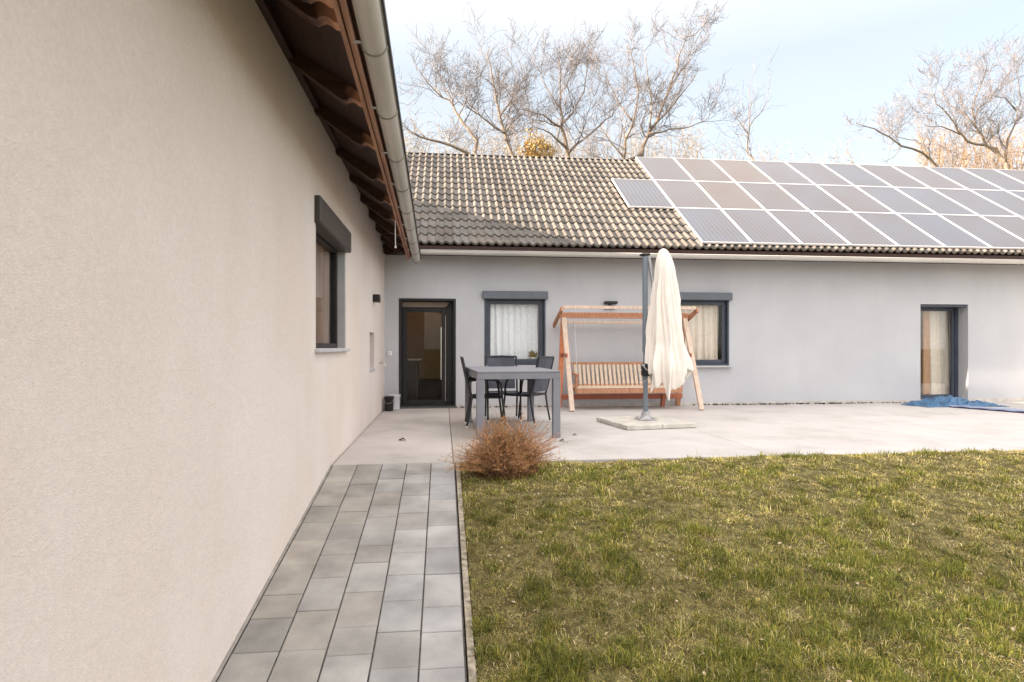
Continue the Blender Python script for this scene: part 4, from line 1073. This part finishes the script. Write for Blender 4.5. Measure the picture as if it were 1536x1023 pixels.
for i in range(2600):  # dark low leaves: shade under the bush put into their colour
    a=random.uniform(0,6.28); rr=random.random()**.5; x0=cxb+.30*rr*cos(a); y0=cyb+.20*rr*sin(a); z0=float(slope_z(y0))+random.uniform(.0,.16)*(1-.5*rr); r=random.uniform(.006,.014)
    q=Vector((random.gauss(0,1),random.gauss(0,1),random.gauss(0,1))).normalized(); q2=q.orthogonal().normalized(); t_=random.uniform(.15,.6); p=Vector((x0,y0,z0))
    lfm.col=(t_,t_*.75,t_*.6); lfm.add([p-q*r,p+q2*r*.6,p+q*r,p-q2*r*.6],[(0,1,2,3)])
m.build('branches',M['twig'],bu,fixn=False); lfm.build('leaves',M['twig'],bu,fixn=False)

# ------------------------------------------------------------------ bare trees behind the house
def to3(u,v,Y): return on_y(u,(262-(262-v)*.86) if v<262 else v,Y)
class Tree:
    def __init__(s,seed): s.r=random.Random(seed); s.trunk=MB(); s.tw=MB(); s.n=0
    def limb(s,pts,r0,r1,depth,dens=1.0,n=6):
        pts=[Vector(p) for p in pts]
        # resample with wander
        P=[pts[0]]; 
        for a_,b_ in zip(pts,pts[1:]):
            L=(b_-a_).length; k=max(2,int(L/.5))
            for j in range(1,k+1):
                q=a_.lerp(b_,j/k); 
                if j<k: q+=Vector((s.r.gauss(0,.04*L/k+.02),s.r.gauss(0,.05),s.r.gauss(0,.04)))
                P.append(q)
        N=len(P); r0*=.78; r1*=.85; R=[r0+(r1-r0)*(i/(N-1))**.8 for i in range(N)]
        s.trunk.tube(P,R,n)
        for i in range(1,N):
            t=i/(N-1)
            if t<.12: continue
            k=s.r.random()
            cnt=(1 if k<.62*dens else 0)+(1 if k<.16*dens else 0)
            for _ in range(cnt):
                d=(P[i]-P[i-1]).normalized()
                side=Vector((s.r.gauss(0,1),s.r.gauss(0,.8),s.r.gauss(.25,.6))).normalized()
                dd_=(d*.55+side*.8+Vector((0,0,.25))).normalized()
                s.branch(P[i],dd_,(.85+1.15*(1-t*.6))*s.r.uniform(.6,1.2),max(.012,R[i]*.5),depth)
    def branch(s,p,d,L,r,depth):
        k=6; P=[p]; q=p.copy(); dd_=d.copy()
        for j in range(k):
            dd_=(dd_+Vector((s.r.gauss(0,.20),s.r.gauss(0,.20),s.r.gauss(.05,.17)))).normalized(); q=q+dd_*L/k; P.append(q.copy())
        R=[max(.0048,r*(1-.8*j/k)) for j in range(k+1)]
        s.tw.tube(P,R,3 if r<.03 else 4,cap=False); s.n+=1
        if depth<=0: return
        for j in range(1,k+1):
            for _ in range(2 if depth>1 or s.r.random()<.55 else 1):
                if s.r.random()<.80:
                    dj=(P[j]-P[j-1]).normalized(); side=Vector((s.r.gauss(0,1),s.r.gauss(0,1),s.r.gauss(.1,.8))).normalized()
                    s.branch(P[j],(dj*.7+side*.7+Vector((0,0,.12))).normalized(),L*s.r.uniform(.38,.62),r*.48,depth-1)
def tree(seed,label,Y,base,limbs,depth=2,dens=1.0,r=.16):
    t=Tree(seed); b3=to3(base[0],base[1],Y); ground=Vector((b3.x+.2,Y,-.2))
    tr_=thing('bare_tree',label,'tree',ground,'bare winter trees behind the grey house')
    zb=b3.z
    pts=[ground,ground.lerp(b3,.5)+Vector((.1,0,0)),b3]
    t.trunk.tube(pts,[r*1.3,r*1.0,r*.8],8)
    for lm in limbs:
        uv=lm[0]; dy=lm[1]; r0,r1=lm[2]; dn=lm[3] if len(lm)>3 else dens
        P=[to3(u,v,Y+dy*(i/(max(1,len(uv)-1)))) for i,(u,v) in enumerate(uv)]
        t.limb(P,r0,r1,depth,dn)
    t.trunk.build('trunk',M['bark'],tr_,smooth=True,fixn=False); t.tw.build('crown',M['bark_twig'],tr_,fixn=False)
    return t.n
cnt=0
cnt+=tree(1,'gnarled bare tree leaning left right beside the gutter of the beige wing',23,(716,262),[
    ([(716,262),(712,232),(716,205),(702,182),(688,160),(680,142),(664,128),(652,110)],1.0,(.11,.03)),
    ([(712,235),(690,218),(660,205),(630,196),(612,184)],-.8,(.09,.03)),
    ([(680,142),(672,118),(660,92),(648,66)],.6,(.035,.012)),
    ([(664,128),(640,100),(622,72)],-.6,(.03,.012)),
    ([(640,200),(622,178),(612,150)],.5,(.04,.012)),
    ([(688,160),(700,130),(700,104)],.5,(.03,.012)),
    ],2,.85)
cnt+=tree(2,'bare tree with one tall straight leader above the left part of the tiled roof',25,(776,262),[
    ([(776,262),(768,228),(757,190),(748,150),(742,110),(736,70),(734,38)],.6,(.12,.02)),
    ([(757,190),(730,168),(708,150),(694,132)],-1,(.06,.014)),
    ([(750,160),(768,130),(772,100),(776,74)],.8,(.05,.012)),
    ([(757,190),(780,160),(790,142)],1.2,(.05,.014)),
    ([(742,110),(722,90),(712,72)],-.6,(.03,.012)),
    ],2,.85)
cnt+=tree(3,'bare tree with pale forked trunk over the middle of the tiled ridge',24,(858,262),[
    ([(858,262),(850,215),(842,180),(840,145),(840,100),(838,58)],.3,(.13,.02)),
    ([(852,225),(876,200),(900,176),(918,160),(930,140)],1.3,(.08,.02)),
    ([(842,180),(816,158),(790,150),(774,148)],-.9,(.06,.014)),
    ([(842,175),(862,150),(876,118),(880,84),(884,56)],.8,(.06,.014)),
    ([(850,215),(826,190),(800,178)],-1.2,(.07,.014)),
    ([(840,145),(820,112),(812,78)],.5,(.04,.012)),
    ([(840,120),(856,92),(866,60)],.5,(.035,.012)),
    ],2,.9)
cnt+=tree(4,'tallest bare tree with many upswept limbs left of the solar panels',23,(962,262),[
    ([(962,262),(964,215),(975,185),(988,160),(1000,125),(1010,90),(1018,55),(1030,22),(1050,8)],.4,(.12,.018)),
    ([(964,225),(936,238),(938,200),(950,170),(958,120),(950,70),(940,35)],-.8,(.09,.016)),
    ([(975,190),(992,188),(1020,182),(1048,172),(1064,160)],.8,(.06,.014)),
    ([(985,170),(1010,140),(1030,110),(1048,78)],-.6,(.055,.014)),
    ([(950,170),(930,140),(915,105),(905,70)],.9,(.05,.012)),
    ([(975,185),(978,140),(972,95),(966,48)],.6,(.055,.012)),
    ([(1000,125),(1022,80),(1040,50),(1046,22)],.6,(.04,.012)),
    ([(936,232),(918,208),(900,180)],.5,(.06,.014)),
    ],2,.95)
cnt+=tree(5,'small slender bare tree standing apart above the solar panels',28,(1138,262),[
    ([(1138,262),(1128,232),(1120,212),(1124,180),(1126,140),(1124,104)],.2,(.07,.012)),
    ([(1122,190),(1108,168),(1098,148)],-.4,(.03,.01)),
    ([(1124,178),(1140,156),(1150,136),(1158,122)],.5,(.03,.01)),
    ],1,.7,.09)
cnt+=tree(6,'spreading bare tree at the right edge with long low limb reaching left',26,(1508,270),[
    ([(1508,270),(1508,240),(1494,216),(1478,210),(1464,180),(1458,150),(1470,110),(1480,72)],.5,(.13,.02)),
    ([(1478,210),(1452,205),(1436,185),(1424,160),(1404,138),(1396,118)],-.8,(.08,.016)),
    ([(1464,180),(1440,150),(1420,132),(1406,112)],.8,(.05,.014)),
    ([(1508,240),(1512,200),(1524,170),(1532,130),(1528,90)],.8,(.08,.016)),
    ([(1462,162),(1490,120),(1510,90),(1528,60)],.8,(.05,.014)),
    ([(1524,150),(1508,128),(1486,122)],-.5,(.05,.014)),
    ([(1440,192),(1412,178),(1388,176)],-.5,(.04,.012)),
    ],2,.9)
cnt+=tree(7,'low bare tree reaching left across the ridge above the solar panels',28,(1428,276),[
    ([(1428,276),(1404,246),(1384,224),(1352,212),(1334,196),(1312,182),(1284,172)],-.6,(.10,.02)),
    ([(1404,246),(1390,222),(1374,202),(1346,196),(1324,178)],.8,(.06,.014)),
    ([(1424,262),(1436,236),(1440,214)],.4,(.06,.014)),
    ([(1352,212),(1340,232),(1326,240)],-.3,(.03,.012)),
    ],2,.8,.13)
print('twigs',cnt)
# evergreen ivy clump on a stem
def leafy(name,label,cat,u,v,Y,w,h,n,mt,dark=.7):
    c=on_y(u,v,Y); t=thing(name,label,cat,(c.x,Y,-.2))
    k=MB(); k.tube([(c.x,Y,-.2),(c.x+.1,Y,c.z*.5),(c.x,Y,c.z)],[.10,.08,.03],7); k.build('trunk',M['bark'],t)
    m=MB()
    for i in range(n):
        q=Vector((random.gauss(0,1),random.gauss(0,1),random.gauss(0,1))).normalized()*random.random()**.4
        nn=1+.16*sin(q.x*5+q.z*4)+.12*sin(q.z*9)
        p=Vector((c.x+q.x*w*nn,Y+q.y*w*nn,c.z+q.z*h*nn)); r=random.uniform(.03,.07)
        a=Vector((random.gauss(0,1),random.gauss(0,1),random.gauss(0,1))).normalized(); b=a.orthogonal().normalized()
        t_=random.uniform(.5,1.4); m.col=(t_,t_*random.uniform(.85,1.0),t_*.8); m.add([p-a*r,p+b*r*.5,p+a*r,p-b*r*.5],[(0,1,2,3)])
    m.build('crown',mt,t,fixn=False)
leafy('conifer','rounded yellow green evergreen crown just above the tiled ridge','tree',806,232,22,.72,.75,2600,M['yellow_leaf'])
# far thicket that shows as haze of twigs low over the ridge
m=MB()
def thicket(u0,u1,v0,v1,Y,n,col):
    for i in range(n):
        u=random.uniform(u0,u1); top=random.uniform(v0,v1); p=on_y(u,262,Y+random.uniform(-2,2)); z1=on_y(u,top,Y).z
        q=p.copy(); P=[Vector((p.x,p.y,z1-random.uniform(1.5,3.5)))]; x,y=p.x,p.y
        H=z1-P[0].z
        for j in range(1,6):
            x+=random.gauss(0,.14); y+=random.gauss(0,.1); P.append(Vector((x,y,P[0].z+H*j/5)))
        t_=random.uniform(.8,1.2); m.col=(col[0]*t_,col[1]*t_,col[2]*t_)
        m.tube(P,[.018,.014,.012,.009,.008,.005],3,cap=False)
        for j in range(2,6):
            for _ in range(2):
                d_=Vector((random.gauss(0,1),random.gauss(0,.6),random.gauss(.5,.5))).normalized()*random.uniform(.3,.8)
                m.tube([P[j],P[j]+d_*.5+Vector((0,0,.05)),P[j]+d_],[.009,.007,.005],3,cap=False)
thicket(600,1060,188,238,34,420,(1.0,.98,.95)); thicket(1060,1300,228,246,36,90,(1,1,1)); thicket(1380,1600,190,245,32,300,(1.1,.93,.76))
tag(m.build('thicket',M['scrub'],fixn=False),'far off thicket of fine bare twigs low behind the ridge','thicket',kind='stuff')

# ------------------------------------------------------------------ light
sd=Vector((-1.0,-.06,.339)).normalized()   # towards the sun
el=math.asin(sd.z)
W=bpy.data.worlds.new('World'); S.world=W; W.use_nodes=True
nt=W.node_tree; bg=nt.nodes['Background']; sky=nt.nodes.new('ShaderNodeTexSky'); sky.sky_type='NISHITA'; sky.sun_disc=False
sky.sun_elevation=el; sky.sun_rotation=math.atan2(sd.x,sd.y)
sky.air_density=1.0; sky.dust_density=3.0; sky.ozone_density=1.0; sky.altitude=100
# pale haze over the blue; unseen overhead part brightened to add fill light
L=nt.links; tc=nt.nodes.new('ShaderNodeTexCoord'); sp=nt.nodes.new('ShaderNodeSeparateXYZ'); L.new(tc.outputs['Generated'],sp.inputs[0])
rp=nt.nodes.new('ShaderNodeValToRGB'); e=rp.color_ramp.elements; L.new(sp.outputs[2],rp.inputs[0])
e[0].position=0; e[0].color=(.19,.175,.155,1); e[1].position=.80; e[1].color=(.80,.73,.67,1)
k=e.new(.12); k.color=(.215,.205,.19,1); k=e.new(.40); k.color=(.20,.20,.19,1); k=e.new(.54); k.color=(.34,.305,.27,1)
cl=nt.nodes.new('ShaderNodeTexNoise'); cl.inputs['Scale'].default_value=2.2; cl.inputs['Detail'].default_value=6; mpn=nt.nodes.new('ShaderNodeMapping'); mpn.inputs['Scale'].default_value=(1,1,2.6); L.new(tc.outputs['Generated'],mpn.inputs[0]); L.new(mpn.outputs[0],cl.inputs['Vector'])
mr=nt.nodes.new('ShaderNodeMapRange'); mr.inputs[1].default_value=.3; mr.inputs[2].default_value=.7; mr.inputs[3].default_value=.95; mr.inputs[4].default_value=1.05; L.new(cl.outputs['Fac'],mr.inputs[0])
vm=nt.nodes.new('ShaderNodeVectorMath'); vm.operation='MULTIPLY'; L.new(rp.outputs[0],vm.inputs[0]); L.new(mr.outputs[0],vm.inputs[1])
vs=nt.nodes.new('ShaderNodeVectorMath'); vs.operation='SCALE'; vs.inputs[3].default_value=.06; L.new(sky.outputs[0],vs.inputs[0])
va=nt.nodes.new('ShaderNodeVectorMath'); va.operation='ADD'; L.new(vs.outputs[0],va.inputs[0]); L.new(vm.outputs[0],va.inputs[1])
# unseen glow added to the south and east sky to brighten the walls
dp=nt.nodes.new('ShaderNodeVectorMath'); dp.operation='DOT_PRODUCT'; dp.inputs[1].default_value=(.62,-.78,0); L.new(tc.outputs['Generated'],dp.inputs[0])
m1=nt.nodes.new('ShaderNodeMapRange'); m1.interpolation_type='SMOOTHSTEP'; m1.inputs[1].default_value=-.05; m1.inputs[2].default_value=.8; m1.inputs[3].default_value=0; m1.inputs[4].default_value=1; L.new(dp.outputs['Value'],m1.inputs[0])
v2=nt.nodes.new('ShaderNodeVectorMath'); v2.operation='SCALE'; v2.inputs[0].default_value=(.38,.35,.32); L.new(m1.outputs[0],v2.inputs[3])
v3=nt.nodes.new('ShaderNodeVectorMath'); v3.operation='ADD'; L.new(va.outputs[0],v3.inputs[0]); L.new(v2.outputs[0],v3.inputs[1])
L.new(v3.outputs[0],bg.inputs[0]); bg.inputs[1].default_value=.78
sun=bpy.data.lights.new('sun','SUN'); sun.energy=5.0; sun.angle=radians(.6); sun.color=(1,.84,.66)
so=bpy.data.objects.new('sun',sun); COL.objects.link(so); so.rotation_euler=sd.to_track_quat('Z','Y').to_euler()

# ------------------------------------------------------------------ camera
cam=bpy.data.cameras.new('camera'); co=bpy.data.objects.new('camera',cam); COL.objects.link(co); S.camera=co
co.location=(0,0,EYE); co.rotation_euler=(pi/2,0,-TH)
cam.sensor_width=36; cam.lens=F/1536*36; cam.shift_y=(520-511.5)/1536; cam.clip_start=.05; cam.clip_end=2000
S.view_settings.view_transform='Standard'; S.view_settings.look='None'; S.view_settings.gamma=1; S.view_settings.exposure=1.95
